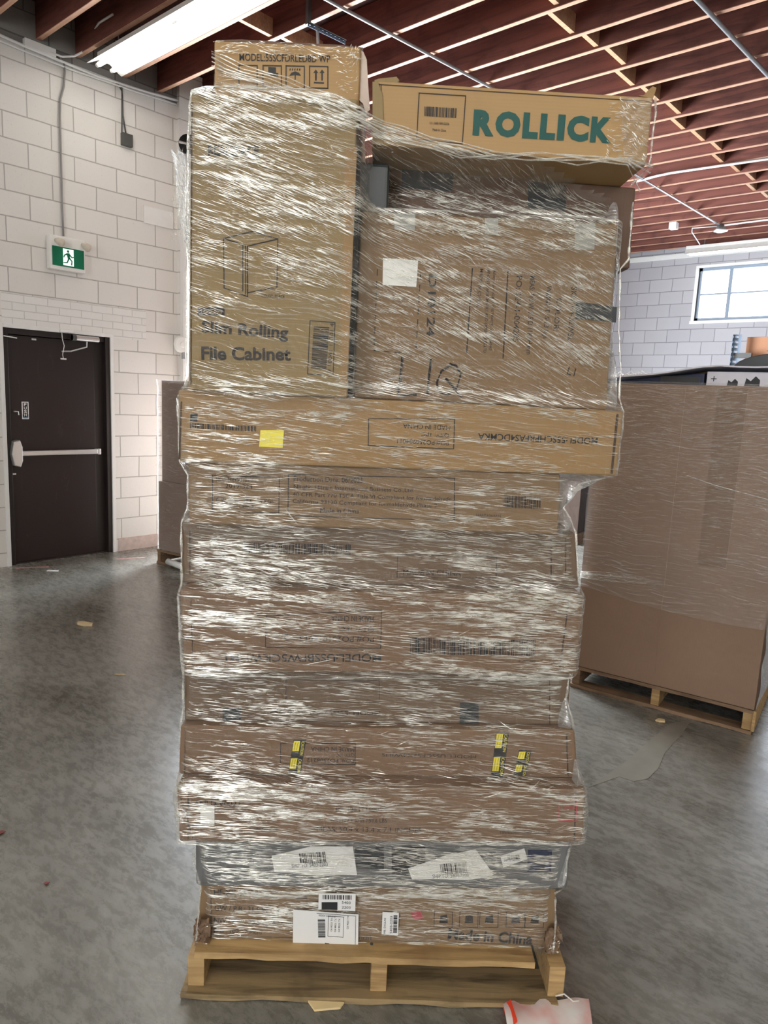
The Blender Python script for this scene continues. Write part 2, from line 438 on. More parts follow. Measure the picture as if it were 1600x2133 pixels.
# back wall with window
WX0, WX1, WZ0, WZ1 = -4.17, -.55, 3.11, 3.93
mb = MB()
def wall_y(x0, x1, z0, z1, mi=0): mb.box((x0, YB, z0), (x1, YB+WT, z1), mi)
wall_y(XL-.22, WX0, 0, 5)
wall_y(WX0, WX1, 0, WZ0); wall_y(WX0, WX1, WZ1, 5); wall_y(WX1, XR+.22, 0, 5)
struct(mb.build('wall_back', M['wall_back']))
# plate on top of the back wall
mb = MB(); mb.box((XL, YB-.03, 4.10), (XR, YB, 4.18)); struct(mb.build('trim_1', M['white_paint'], bevel=.004))
# front and right walls behind the camera
mb = MB()
mb.box((XL, YF-WT, 0), (.7, YF, 5)); mb.box((.7, YF-WT, 3.6), (4.5, YF, 5)); mb.box((4.5, YF-WT, 0), (XR+WT, YF, 5))  # gap in the front wall made up for the added key light
struct(mb.build('wall_front', M['wall_other']))
mb = MB(); mb.box((XR, YF, 0), (XR+WT, YB, 5)); struct(mb.build('wall_right', M['wall_other']))
# ceiling deck follows the fall of the roof
mb = MB(); JH = .285
x0, x1 = XL-.25, XR+.25
mb.hexa([(x0, YF-.25, zc(YF)+JH), (x0, YB+.25, zc(YB)+JH), (x1, YB+.25, zc(YB)+JH), (x1, YF-.25, zc(YF)+JH),
         (x0, YF-.25, zc(YF)+JH+.05), (x0, YB+.25, zc(YB)+JH+.05), (x1, YB+.25, zc(YB)+JH+.05), (x1, YF-.25, zc(YF)+JH+.05)])
struct(mb.build('ceiling', M['deck']))

# joists
JY = [2.13, 2.5, 2.88, 3.22, 3.66, 4.02, 4.5, 4.9, 5.3, 5.57, 5.95, 6.33, 6.72, 7.08, 7.44, 7.82, 8.14]
while JY[-1] < 11.75: JY.append(JY[-1]+.365)
back = []
y = 2.13
while y > YF+.5: y -= .385; back.append(y)
JY = sorted(back[:20])+JY
jo = None
for i, y in enumerate(JY):
    if jo is None:
        mb = MB(); mb.box((XL+.001, -.021, .004), (XR-.001, .021, JH-.002)); 
        jo = mb.build('roof_joist', [M['joist']], bevel=0)
        mb = MB(); mb.box((XL+.002, -.0205, -.001), (XR-.002, .0205, .0045)); e = mb.build('lower_edge', M['joist_edge'], jo, label='lower edge of the joist, lit tone painted in')
        je = e; o = jo
    else:
        o = jo.copy(); COL.objects.link(o); c = je.copy(); COL.objects.link(c); c.parent = o
    o.location = (0, y, zc(y))
    tag(o, 'red-brown timber roof joist running out from the left wall under the deck', 'roof joist', 'parallel roof joists')
# blocking between joists, a wandering line
bpx = [(1250, 120), (1292, 165), (1342, 195), None, (1422, 256), (1449, 285), (1486, 308), (1511, 330), (1544, 349), (1565, 363)]
bl0 = None
def blocking(x, ya, yb):
    global bl0
    if bl0 is None:
        mb = MB(); mb.box((-.019, -.5, 0), (.019, .5, .13)); bl0 = mb.build('blocking', M['block']); o = bl0
    else: o = bl0.copy(); COL.objects.link(o)
    g = yb-ya-.042
    o.location = (x, (ya+yb)/2, zc((ya+yb)/2)+.012); o.scale = (1, g, 1)
    tag(o, 'short timber blocking nailed between two roof joists', 'timber blocking', 'blocking pieces between the roof joists')
for k in range(len(JY)-1):
    ya, yb = JY[k], JY[k+1]
    if ya > 4.4: blocking(-2.9+.045*(ya-5)+.05*((k*7) % 3-1), ya, yb)
    elif ya > 2.9: blocking(-4.92+.04*((k*5) % 3-1), ya, yb)

# window in back wall
def ybar(mb, x0, x1, z0, z1, d0, d1): mb.box((x0, YB+d0, z0), (x1, YB+d1, z1))
wroot = thing('window_1', (WX0, YB, WZ0), 0, None, None); wroot['kind'] = 'structure'
mb = MB(); W_ = WX1-WX0; H_ = WZ1-WZ0
for a in ((0, W_, 0, .045), (0, W_, H_-.045, H_), (0, .045, 0, H_), (W_-.045, W_, 0, H_)): mb.box((a[0], .03, a[2]), (a[1], .10, a[3]))
mb.build('window_frame', M['frame_blue'], wroot)
x1_ = on_y(1523, 562, YB).x-WX0
xm = [.045]+[x1_+(W_-x1_)*i/5 for i in range(6)]
for i in range(1, 6):
    mb = MB(); w = .026 if i % 2 else .012; mb.box((xm[i]-w, .04, .045), (xm[i]+w, .09, H_-.045)); mb.build('mullion', M['frame_blue'], wroot)
mb = MB(); mb.box((.045, .05, H_*.5-.007), (W_-.045, .08, H_*.5+.014)); mb.build('glazing_bar', M['frame_blue'], wroot)
mb = MB(); mb.box((.03, .062, .03), (W_-.03, .066, H_-.03)); mb.build('glass_pane', M['glass'], wroot)
mb = MB(); mb.box((-.06, -.03, -.05), (W_+.06, .03, -.0)); mb.box((-.05, -.012, 0), (0, .03, H_)); mb.box((-.05, -.012, H_), (W_+.05, .03, H_+.04)); mb.build('window_sill', M['white_paint'], wroot, bevel=.004)

# exit door -------------------------------------------------------
droot = thing('door_1', (XL, DY0, 0), 0, None, None); droot['kind'] = 'structure'
# local: x into room, y along wall, z up
DW = DY1-DY0
mb = MB()
mb.box((-.16, 0, 0), (-.02, .05, DZ)); mb.box((-.16, DW-.045, 0), (-.0, DW, DZ)); mb.box((-.16, .05, DZ-.05), (-.02, DW-.045, DZ))
mb.build('door_frame', M['doorframe'], droot, bevel=.004)
mb = MB()
mb.box((-.002, -.035, 0), (.014, 0, DZ+.035)); mb.box((-.002, DW, 0), (.014, DW+.035, DZ+.035)); mb.box((-.002, 0, DZ), (.014, DW, DZ+.035))
mb.build('door_trim', M['white_paint'], droot, bevel=.003)
mb = MB(); mb.box((-.10, .05, .012), (-.055, DW-.135, DZ-.055))
leaf = mb.build('door_leaf', M['door'], droot, bevel=.003)
mb = MB(); mb.box((-.16, -.03, -.0), (-.04, DW+.03, .014)); mb.build('threshold', M['doorframe'], droot)
mb = MB(); mb.box((-.215, -.03, 0), (-.165, DW+.03, DZ+.03)); mb.build('door_light_block', M['doorframe'], droot)  # unseen panel added, like the threshold, to stop sky light leaking in
mb = MB(); mb.box((-.14, DW-.135, 0), (-.06, DW-.045, DZ-.05)); mb.build('door_stop', M['doorframe'], droot)
def dl(px, py, x=-.055):
    P = on_x(px, py, XL+x); return P.y-DY0, P.z
# push bar
ya, za = dl(22, 948); yb, zb = dl(203, 947)
mb = MB(); mb.box((-.055+.035, ya+.05, 1.0), (-.055+.075, yb-.03, 1.045)); bar = mb.build('push_bar', M['silver'], leaf, bevel=.006)
mb = MB(); mb.prism([(ya-.0, .915), (ya+.055, .90), (ya+.075, .96), (ya+.075, 1.08), (ya+.055, 1.145), (ya-.0, 1.13), (ya-.02, 1.02)], lambda a, b, d: (-.055+d, a, b), 0, .085)
mb.build('latch_head', M['silver'], bar, bevel=.008)
mb = MB(); mb.box((-.055, yb-.03, .995), (.022, yb, 1.05)); mb.build('bar_end_cap', M['silver'], bar, bevel=.004)
mb = MB(); mb.box((-.055, ya+.05, 1.01), (-.02, yb-.03, 1.035)); mb.build('bar_rail', M['grey_metal'], bar)
# push sign
ya, za = dl(46, 873); yb, zb = dl(59, 837)
mb = MB(); mb.box((-.055, ya, za), (-.0515, yb, zb)); sg = mb.build('push_sign', M['label'], leaf, bevel=.001, label='small white push sign')
mb = MB(); mb.box((-.0515, ya+.008, zb-.135), (-.0508, yb-.008, zb-.008)); mb.build('sign_panel', M['black'], sg)
mb = MB(); mb.box((-.0515, ya+.006, za+.008), (-.0508, yb-.006, za+.045)); mb.build('sign_footer', M['blue_sticker'], sg)
# keyhole lever
y_, z_ = dl(28, 857)
mb = MB(); mb.tube([(-.055, y_, z_), (-.03, y_, z_), (-.025, y_+.03, z_), (-.025, y_+.033, z_-.03)], .006); mb.build('thumb_latch', M['silver'], leaf)
for p in ((70, 707), (28, 987)):
    y_, z_ = dl(*p); mb = MB(); mb.box((-.055, y_-.02, z_-.008), (-.045, y_+.02, z_+.008)); mb.build('strike_fitting', M['silver'], leaf, bevel=.002)
# closer
c0 = dl(150, 703, .03); c1 = dl(205, 710, .03)
mb = MB(); mb.tube([(.03, c0[0], c0[1]+.0), (.03, c1[0], c0[1]+.0)], .026, 14); clo = mb.build('door_closer', M['silver'], droot, label='silver door closer tube')
mb = MB(); mb.tube([(.03, c0[0]+.0, c0[1]), (.03, c0[0]+.035, c0[1])], .029, 12); mb.box((0, c0[0]+.02, c0[1]-.015), (.02, c1[0]-.02, c0[1]+.015)); mb.build('closer_bracket', M['dark_grey'], clo)
cy = (c0[0]*.45+c1[0]*.55)
mb = MB(); mb.tube([(.03, cy, c0[1]-.02), (.03, cy, c0[1]-.075), (.0, cy-.14, c0[1]-.125), (-.05, cy-.2, c0[1]-.13)], .007); mb.build('closer_arm', M['silver'], clo)
# alarm contact and hanging wire
c0 = dl(137, 690, .014)
mb = MB(); mb.box((.014, c0[0]-.06, c0[1]-.012), (.04, c0[0]+.06, c0[1]+.012)); mb.build('door_contact', M['white_plastic'], droot, bevel=.003)
mb = MB(); z0 = c0[1]-.012
mb.tube([(.02, c0[0]-.04, z0), (.018, c0[0]-.035, z0-.06), (.02, c0[0]-.02, z0-.12), (.016, c0[0]-.035, z0-.2), (.018, c0[0]-.03, z0-.235)], .0035, 6)
mb.box((.01, c0[0]-.055, z0-.245), (.025, c0[0]-.005, z0-.232)); mb.build('hanging_wire', M['white_plastic'], droot)
c0 = dl(15, 700, 0)
mb = MB(); mb.tube([(.0, c0[0]-.03, c0[1]), (.0, c0[0]+.08, c0[1]-.01)], .005, 6); mb.build('frame_wire', M['white_plastic'], droot)

# text -------------------------------------------------------------
def text_mesh(s, bold=0.0):
    cu = bpy.data.curves.new('t', 'FONT'); cu.body = s; cu.size = 1; cu.offset = bold; cu.extrude = .0; cu.resolution_u = 3
    ob = bpy.data.objects.new('t', cu); COL.objects.link(ob)
    dg = bpy.context.evaluated_depsgraph_get(); me = bpy.data.meshes.new_from_object(ob.evaluated_get(dg))
    COL.objects.unlink(ob); bpy.data.objects.remove(ob)
    v = np.empty(len(me.vertices)*3); me.vertices.foreach_get('co', v); v = v.reshape(-1, 3)
    return me, v
def put_text(s, parent, p1, p2, h, v, mat, bold=0.0, name='printed_text', o0=(0, 0, 0), slant=0):
    """text from p1 to p2 (u,z) of height h on plane y=v, facing -y; o0 origin of the parent"""
    me, c = text_mesh(s, bold)
    mn, mx = c.min(0), c.max(0)
    d = Vector((p2[0]-p1[0], p2[1]-p1[1])); Ln = d.length; d.normalize(); up = Vector((-d.y, d.x))
    a = (c[:, 0]-mn[0])/(mx[0]-mn[0])*Ln; b = (c[:, 1]-mn[1])/(mx[1]-mn[1])*h
    o = np.empty_like(c)
    o[:, 0] = p1[0]+a*d.x+b*up.x-o0[0]; o[:, 2] = p1[1]+a*d.y+b*up.y-o0[2]; o[:, 1] = v-o0[1]
    me.vertices.foreach_set('co', o.reshape(-1)); me.materials.clear(); me.materials.append(mat); me.name = name; me.update()
    ob = bpy.data.objects.new(name, me); COL.objects.link(ob); ob.parent = parent
    return ob
# PUSH lettering on the door sign (stacked letters), text faces +x
def put_text_x(s, parent, y0, y1, z0, z1, x, mat, name='printed_text', mirror=False):
    me, c = text_mesh(s, .02); mn, mx = c.min(0), c.max(0)
    o = np.empty_like(c); o[:, 1] = y0+(c[:, 0]-mn[0])/(mx[0]-mn[0])*(y1-y0); o[:, 2] = z0+(c[:, 1]-mn[1])/(mx[1]-mn[1])*(z1-z0); o[:, 0] = x
    me.vertices.foreach_set('co', o.reshape(-1)); me.materials.clear(); me.materials.append(mat); me.update()
    ob = bpy.data.objects.new(name, me); COL.objects.link(ob); ob.parent = parent; return ob
for i, ch in enumerate('PUSH'):
    zt = zb-.012-i*.031
    put_text_x(ch, sg, ya+.018, yb-.018, zt-.026, zt, -.0503, M['label'], 'sign_letter')

# exit sign with emergency lamps -----------------------------------
P = on_x(97, 552, XL); Q = on_x(170, 572, XL); T = on_x(100, 490, XL)
ex = thing('exit_sign', (XL, P.y, P.z), 0, 'green running-man exit sign with two lamp heads on the white block wall', 'exit sign')
w = Q.y-P.y+.0; zt = T.z-P.z
mb = MB(); mb.box((.002, 0, -.03), (.075, w, zt)); mb.build('housing', M['white_plastic'], ex, bevel=.006)
mb = MB(); mb.box((.075, .02, 0.0), (.079, w-.012, .165)); gp = mb.build('green_panel', M['green'], ex)
mb = MB(); mb.box((.079, w*.36, .012), (.0805, w*.66, .155)); mb.build('lit_doorway', M['sign_white'], gp)
mb = MB(); cx = w*.52; fx = .081
def xp(poly): mb.prism([(cx+a, b) for a, b in poly], lambda a, b, d: (fx+d, a, b), 0, .0012)
xp([(-.006+.011*math.cos(t), .135+.011*math.sin(t)) for t in [k*math.pi/5 for k in range(10)]])
xp([(-.022, .118), (.006, .122), (.012, .07), (-.008, .066)])
xp([(.004, .118), (.03, .092), (.045, .096), (.043, .088), (.026, .082), (0, .106)])
xp([(-.02, .117), (-.045, .10), (-.05, .078), (-.043, .077), (-.036, .095), (-.014, .106)])
xp([(.0, .075), (.022, .052), (.018, .022), (.028, .018), (.032, .056), (.012, .08)])
xp([(-.008, .072), (-.02, .042), (-.05, .036), (-.05, .028), (-.014, .032), (.004, .068)])
mb.build('running_figure', M['green'], gp)
for yy in (.06, w-.02):
    mb = MB(); mb.tube([(.07, yy, .205), (.11, yy+.005, .20)], .012, 8); hb = mb.build('lamp_bracket', M['white_plastic'], ex)
    mb = MB(); mb.tube([(.09, yy-.01, .215), (.115, yy, .205), (.155, yy+.01, .185)], [.018, .03, .036], 14); mb.build('lamp_head', M['lamp_lens'], hb, smooth=True)

# conduits and boxes on the left wall ------------------------------
def wp(px, py, off=.02):
    P = on_x(px, py, XL+off); return P
def conduit(name, pts, r, mat, label, cat='conduit'):
    mb = MB(); mb.tube(pts, r, 8); o = mb.build(name, mat, smooth=True); return tag(o, label, cat)
conduit('conduit', [wp(-60, 47), wp(60, 100), wp(200, 158), wp(300, 190), wp(392, 216)], .013, M['white_paint'], 'upper white painted conduit running along the left wall under the joists')
conduit('conduit', [wp(-60, 60), wp(60, 110), wp(140, 142), wp(280, 190), wp(392, 226)], .009, M['white_paint'], 'thinner white conduit just below the upper one on left wall')
conduit('conduit', [wp(108, 112), wp(124, 118), wp(134, 134), wp(135, 150), wp(133, 180), wp(126, 206), wp(125, 240), wp(127, 330), wp(130, 440), wp(132, 492)], .009, M['conduit_dark'], 'grey conduit dropping down the block wall to the exit sign')
A_ = on_x(100, 108, XL+.04); 
conduit('conduit', [A_, on_x(130, 118, XL+.06), on_x(155, 117, XL+.08), on_x(172, 108, XL+.12), on_x(190, 75, XL+.24), on_x(206, 48, XL+.45), on_x(235, 30, XL+.75)], .009, M['white_paint'], 'bent white conduit sweeping up from the wall box toward the ceiling')
P = wp(82, 100, .02)
jb = MB(); jb.box((-.0, -.13, -.035), (.05, .13, .03)); o = jb.build('junction_box', M['white_plastic'], bevel=.005); o.location = (XL, P.y, P.z); tag(o, 'long white junction box on the conduit run under the joists', 'junction box')
conduit('conduit', [wp(240, 172), wp(254, 183), wp(255, 200), wp(256, 240), wp(263, 282)], .007, M['dark_grey'], 'short dark cable pair hanging down to the small dark wall box')
conduit('conduit', [wp(246, 175), wp(254, 190), wp(254, 235), wp(254, 280)], .006, M['dark_grey'], 'dark cable left of its twin above the small dark wall box')
P = wp(264, 292)
mb = MB(); mb.box((0, -.052, -.055), (.045, .052, .055)); o = mb.build('junction_box', M['dark_grey'], bevel=.005); o.location = (XL, P.y, P.z); tag(o, 'small dark square electrical box high on the left wall', 'junction box')
P = wp(335, 454, 0)
mb = MB(); mb.box((0, -.19, -.085), (.018, .13, .075)); o = mb.build('wall_patch_board', M['white_paint'], bevel=.002); o.location = (XL, P.y, P.z); tag(o, 'flat white rectangular board on the block wall above the door', 'board')
# white pipe cover at the corner
Pa = on_x(372, 460, XL+.05); 
mb = MB(); mb.box((XL+.045, Pa.y+.02, 0), (XL+.10, Pa.y+.16, 3.32)); struct(mb.build('trim_2', M['white_paint'], bevel=.006))
P = on_x(377, 718, XL+.1)
mb = MB(); mb.tube([(0, 0, 0), (.03, 0, 0)], [.085, .075], 24); mb.tube([(.03, 0, 0), (.045, 0, 0)], [.03, .025], 16)
o = mb.build('alarm_bell', M['white_plastic']); o.location = (XL+.10, P.y, P.z); tag(o, 'round white alarm disc on the white post beside the door', 'alarm')
P = on_x(383, 741, XL+.1)
mb = MB(); mb.box((0, -.03, -.035), (.03, .06, .035)); o = mb.build('pull_station', M['grey_metal'], bevel=.003); o.location = (XL+.10, P.y, P.z); tag(o, 'tiny grey box under the round white disc on the post', 'wall box')
# black horn by the corner
P = on_x(379, 305, XL+.07)
hn = thing('horn_speaker', (XL+.045, P.y, P.z), 0, 'black round horn beside the wrapped stack high on the left wall', 'horn')
mb = MB(); mb.tube([(.0, .05, 0), (.08, .04, 0), (.14, .0, .0)], [.05, .07, .095], 20); mb.build('horn_body', M['black'], hn, smooth=True)
mb = MB(); mb.tube([(.12, -.09, 0), (.14, .0, 0)], .012, 8); mb.build('mounting_rod', M['silver'], hn)

# fluorescent fixtures ----------------------------------------------
def fixture(x0, x1, y, z, label, tube='tube', n=2, wide=.16, hw=.0):
    f = thing('fluorescent_light', (x0, y, z), 0, label, 'ceiling light', 'fluorescent strip lights')
    ln = x1-x0
    mb = MB(); mb.prism([(-wide, 0), (-wide*.85, .02), (-.06, .075), (-.06, .12), (.06, .12), (.06, .075), (wide*.85, .02), (wide, 0), (wide*.82, .012), (.05, .06), (-.05, .06), (-wide*.82, .012)], lambda a, b, d: (d, a, b), 0, ln)
    mb.build('reflector_housing', M['fixture'], f)
    k = max(1, round(ln/1.22)); sl = ln/k
    for i in range(k):
        for j in range(n):
            yy = (j-(n-1)/2)*.13
            mb = MB(); mb.tube([(i*sl+.04, yy, .012), ((i+1)*sl-.03, yy, .012)], .019, 12); tb = mb.build('tube', M[tube], f, smooth=True)
            for q0_, q1_ in ((i*sl+.005, i*sl+.04), ((i+1)*sl-.03, (i+1)*sl-.004)):
                mb = MB(); mb.tube([(q0_, yy, .012), (q1_, yy, .012)], .017, 10); mb.build('lamp_holder', M['fixture'], tb)
    for xx in (.25, ln-.25):
        mb = MB(); mb.tube([(xx, 0, .12), (xx, 0, zc(y)+.1-z)], .005, 6); mb.build('hanger_chain', M['grey_metal'], f)
    return f
fixture(-6.36, -3.92, 3.30, 4.36, 'bright twin-tube strip light at top left under the joists', 'tube_near')
fixture(-4.22, -1.6, 11.62, 4.05, 'long narrow strip light hanging above the high window', 'tube_far', 1, .11)
for (x, y) in ((-5.5, -1.4), (-1.6, -1.4), (2.6, -1.4), (-3.6, -4.6), (.6, -4.6), (3.6, -4.6), (3.0, -3.0), (5.4, -1.4), (4.8, 3.0), (1.6, 1.6)):  # unseen lamps added behind the camera for glints on the film
    fixture(x, x+2.44, y, zc(y)-.16, 'unseen twin-tube strip light put in behind the photographer for film glints')
mb = MB(); P = on_ceil(232, 15, -.02); 
# ceiling pipes
def cpipe(pts, r, mat, label, cat='pipe'):
    mb = MB(); mb.tube(pts, r, 10); return tag(mb.build('ceiling_conduit', mat, smooth=True), label, cat)
def cz(x, y, o=-.022): return (x, y, zc(y)+o)
o = cpipe([cz(-4.2, 3.4), cz(-4.13, 4.0), cz(-3.9, 5.6), cz(-3.67, 8.5), cz(-3.48, 10.75)], .013, M['grey_metal'], 'grey conduit under the joists running to the small round lamp')
o = cpipe([cz(-2.15, 4.2), cz(-2.03, 5.35), cz(-1.915, 6.62), cz(-1.7, 9)], .016, M['grey_metal'], 'silver conduit crossing the joists at the upper right')
o = cpipe([cz(-3.75, 8.5), cz(-3.5, 8.44), cz(-3.33, 8.42), cz(-2.9, 8.45), cz(-1.0, 8.6)], .013, M['white_paint'], 'white conduit running along one joist right of the stack')
o = cpipe([cz(-3.5, 10.75), cz(-3.2, 10.73), cz(-2.88, 10.72), cz(-1.0, 10.8)], .011, M['white_paint'], 'pale conduit leading right from the small round lamp')
o = cpipe([cz(-3.5, 10.75), cz(-3.85, 10.7), cz(-3.92, 10.9), cz(-3.93, 11.3, -.1)], .007, M['white_paint'], 'thin drooping wire left of the small round lamp', 'wire')
sl = thing('round_lamp', (-3.48, 10.75, zc(10.75)-.09), 0, 'small round greenish lamp under the joists above the window', 'lamp')
mb = MB(); mb.tube([(0, 0, .085), (0, 0, .03), (0, 0, .0)], [.04, .06, .10], 18); mb.build('lamp_base', M['grey_metal'], sl, smooth=True)
mb = MB(); mb.tube([(0, 0, .0), (0, 0, -.018)], [.085, .05], 18); mb.build('lamp_lens', M['led'], sl)
for i, (x, y, z0) in enumerate(((-4.0, 10.4, -.09),)):
    mb = MB(); mb.box((-.05, -.05, 0), (.05, .05, .09)); o = mb.build('ceiling_junction_box', M['white_plastic'], bevel=.004); o.location = (x, y, zc(y)+z0+.0)
    tag(o, 'small white square box on a joist left of the round lamp', 'junction box')
# perforated angle bracket by the top carton
P1 = on_ceil(642, 46, -.05); P2 = on_ceil(716, 82, -.10)
br = thing('slotted_angle', tuple(P1), 0, 'grey slotted metal angle hanging from joists above the top carton', 'metal bracket')
dv = (P2-P1)
def slotted(parent, A, B, w, nrm, n, mat):
    A, B, nrm = Vector(A), Vector(B), Vector(nrm).normalized(); t = (B-A).normalized(); s = t.cross(nrm).normalized()
    mb = MB()
    def q(a, b, c, d): 
        pts = [A+t*a+s*c, A+t*b+s*c, A+t*b+s*d, A+t*a+s*d]
        mb.hexa([p for p in pts]+[p+nrm*.003 for p in pts])
    Ln = (B-A).length; st = Ln/n
    q(0, Ln, 0, w*.34); q(0, Ln, w*.66, w)
    for i in range(n+1): q(max(0, i*st-st*.3), min(Ln, i*st+st*.3), w*.34, w*.66)
    return mb
slotted(br, (0, 0, 0), dv*1.05, .045, (.3, -.3, 1), 9, None).build('slotted_flange', M['dark_grey'], br)
slotted(br, (0, 0, 0), dv*1.05, .04, (1, .4, .1), 9, None).build('slotted_flange', M['blue_grey'], br)
mb = MB(); mb.box((-.015, -.015, -.02), (.015, .015, .17)); mb.build('drop_strap', M['dark_grey'], br)
mb = MB(); mb.tube([dv*.25, dv*.25+Vector((.02, .0, -.15))], .012, 6); mb.build('strut', M['grey_metal'], br)

# ------------------------------------------------------------------ main stack
ST = Frame((-1.504, .987, 0), R(42.4))
# where two cartons meet, the height comes from whichever edge stands proud: (left px, right px, v)
IFACE = {'b0b': None,
 '01': ((404, 1851), (1184, 1858), .04), '12': ((374, 1754), (1214, 1755), -.05), '23': ((368, 1637), (1220, 1645), -.05), '34': ((376, 1512), (1197, 1522), .005),
 '45': ((384, 1398), (1202, 1405), -.035), '56': ((374, 1228), (1215, 1240), -.035), '67': ((392, 1092), (1163, 1114), -.003), '78': ((373, 962), (1285, 992), -.015), '89': ((371, 812), (1299, 857), -.018)}
def iz(key, u):
    (a, b, v) = IFACE[key]; p, q = ST.px(*a, v), ST.px(*b, v)
    return p[1]+(q[1]-p[1])*(u-p[0])/(q[0]-p[0])
def carton(name, corners, v, depth, mat, label, cat='cardboard box', bevel=.006, group=None, lo=None, hi=None):
    """corners: photo px of front face TL,TR,BR,BL projected on the front plane -> a box of that size"""
    tl, tr, brr, bl = [ST.px(x, y, v) for x, y in corners]
    f = lambda k: (lambda u: k(u)) if callable(k) else (lambda u: iz(k, u)) if isinstance(k, str) else (lambda u: k)
    if lo is not None: bl = (bl[0], f(lo)(bl[0])+.0008); brr = (brr[0], f(lo)(brr[0])+.0008)
    if hi is not None: tl = (tl[0], f(hi)(tl[0])); tr = (tr[0], f(hi)(tr[0]))
    u0, z0 = bl
    W = ST.world(u0, v, min(bl[1], brr[1]))
    zb0 = min(bl[1], brr[1])
    t = thing(name, tuple(W), ST.a, label, cat, group)
    o0 = (u0, v, zb0)
    def p(c, d): return (c[0]-u0, d, c[1]-zb0)
    mb = MB()
    mb.hexa([p(bl, 0), p(bl, depth), p(brr, depth), p(brr, 0), p(tl, 0), p(tl, depth), p(tr, depth), p(tr, 0)])
    body = mb.build('carton_body', mat, t, bevel=bevel, seg=3)
    return t, o0
def bx_px(px, py, v): return ST.px(px, py, v)
def ptext(t, o0, s, a, b, hpx, mat='ink_soft', bold=0.0, eps=.0015, name='printed_text'):
    v = o0[1]
    p1 = ST.px(*a, v); p2 = ST.px(*b, v)
    h = hpx/F_PX*((ST.world(p1[0], v, p1[1])-CP).dot(FW))
    return put_text(s, t, p1, p2, h, v-eps, M[mat], bold, name, o0)
def pquad(t, o0, pts, mat, name, eps=.0012, th=.0006, label=None):
    v = o0[1]; q = [ST.px(x, y, v) for x, y in pts]; q = [(a-o0[0], b-o0[2]) for a, b in q]
    mb = MB(); mb.prism(q, lambda a, b, d: (a, d, b), -eps, -eps+th)
    return mb.build(name, M[mat], t, label=label)
def pframe(t, o0, pts, mat='ink_soft', w=.0022, name='printed_border', eps=.0013, sides=None):
    v = o0[1]; q = [ST.px(x, y, v) for x, y in pts]; q = [Vector((a-o0[0], b-o0[2])) for a, b in q]
    mb = MB(); n = len(q)
    for i in (sides if sides is not None else range(n)):
        a, b = q[i], q[(i+1) % n]; d = (b-a).normalized(); s_ = Vector((-d.y, d.x))*w*.5
        mb.prism([a-s_-d*w*.5, b-s_+d*w*.5, b+s_+d*w*.5, a+s_-d*w*.5], lambda x, y, dd: (x, dd, y), -eps, -eps+.0006)
    return mb.build(name, M[mat], t)
def pbars(t, o0, tl, tr, brr, n, mat='ink', name='barcode', eps=.0014, seed=1, vertical=False, bl=None):
    """barcode between four px corners; bars run from top edge to bottom edge"""
    r = random.Random(seed); v = o0[1]
    P = [Vector(ST.px(*c, v)) for c in (tl, tr, brr)]
    ex_, ey_ = P[1]-P[0], P[2]-P[1]
    mb = MB(); x = 0.0; ws = []
    while len(ws) < n: ws.append((r.choice((1, 1, 2, 3)), r.choice((1, 1, 2))))
    tot = sum(a+b for a, b in ws)
    for a, b in ws:
        f0, f1 = x/tot, (x+a)/tot; x += a+b
        q = [P[0]+ex_*f0, P[0]+ex_*f1, P[0]+ex_*f1+ey_, P[0]+ex_*f0+ey_]
        q = [(p.x-o0[0], p.y-o0[2]) for p in q]
        mb.prism(q, lambda a_, b_, d: (a_, d, b_), -eps, -eps+.0005)
    return mb.build(name, M[mat], t)
def seam(t, o0, a, b, w=.004, mat='seam'): return pframe(t, o0, [a, b], mat, w, 'flap_seam', .0012, [0])

BOX = []   # for the film: (corners px, v)
def reg(c, v): BOX.append((c, v))

# pallet -----------------------------------------------------------
pl = thing('wooden_pallet', tuple(ST.P), ST.a, 'weathered pale wooden pallet carrying the tall shrink-wrapped stack', 'pallet')
PW = 1.045; PD = 1.2; SH = .113
def jag(mb, a, b, mat=0, n=14, amp=.006):
    """board with a slightly ragged lower front edge"""
    (x0, y0, z0), (x1, y1, z1) = a, b
    xs = [x0+(x1-x0)*i/n for i in range(n+1)]
    bot = [z0+random.uniform(0, amp) for _ in xs]; fr = [y0+random.uniform(-amp*.3, amp*.3) for _ in xs]
    for i in range(n):
        mb.hexa([(xs[i], fr[i], bot[i]), (xs[i], y1, z0), (xs[i+1], y1, z0), (xs[i+1], fr[i+1], bot[i+1]),
                 (xs[i], fr[i]+.001, z1), (xs[i], y1, z1), (xs[i+1], y1, z1), (xs[i+1], fr[i+1]+.001, z1)], mat)
def weld(o):
    bm = bmesh.new(); bm.from_mesh(o.data); bmesh.ops.remove_doubles(bm, verts=bm.verts, dist=.0002); bm.to_mesh(o.data); bm.free(); return o
for x in (-.008, PW/2-.022, PW-.045):
    mb = MB(); z0 = .019
    # notched stringer
    prof = [(0.01, z0), (.22, z0), (.235, z0+.035), (.44, z0+.035), (.455, z0), (.75, z0), (.765, z0+.035), (.96, z0+.035), (.975, z0), (PD, z0), (PD, SH), (.01, SH)]
    mb.prism(prof, lambda a, b, d: (d, a, b), x, x+.045)
    mb.build('stringer', M['pal'], pl, bevel=.002)
mb = MB(); jag(mb, (.012, .0, SH), (PW-.09, .125, SH+.02)); weld(mb.build('deck_board', M['pal'], pl))
yy = .19
while yy < PD-.1:
    mb = MB(); jag(mb, (.008, yy, SH), (PW-.02, yy+.09, SH+.018), amp=.002); weld(mb.build('deck_board', M['pal_dirty'], pl)); yy += .155
for yy in (-.018, .52, PD-.125):
    mb = MB(); jag(mb, (-.022, yy, 0), (PW-.02, yy+.125, .019), amp=.007); weld(mb.build('bottom_board', M['pal_mid'] if yy < 0 else M['pal_dirty'], pl))
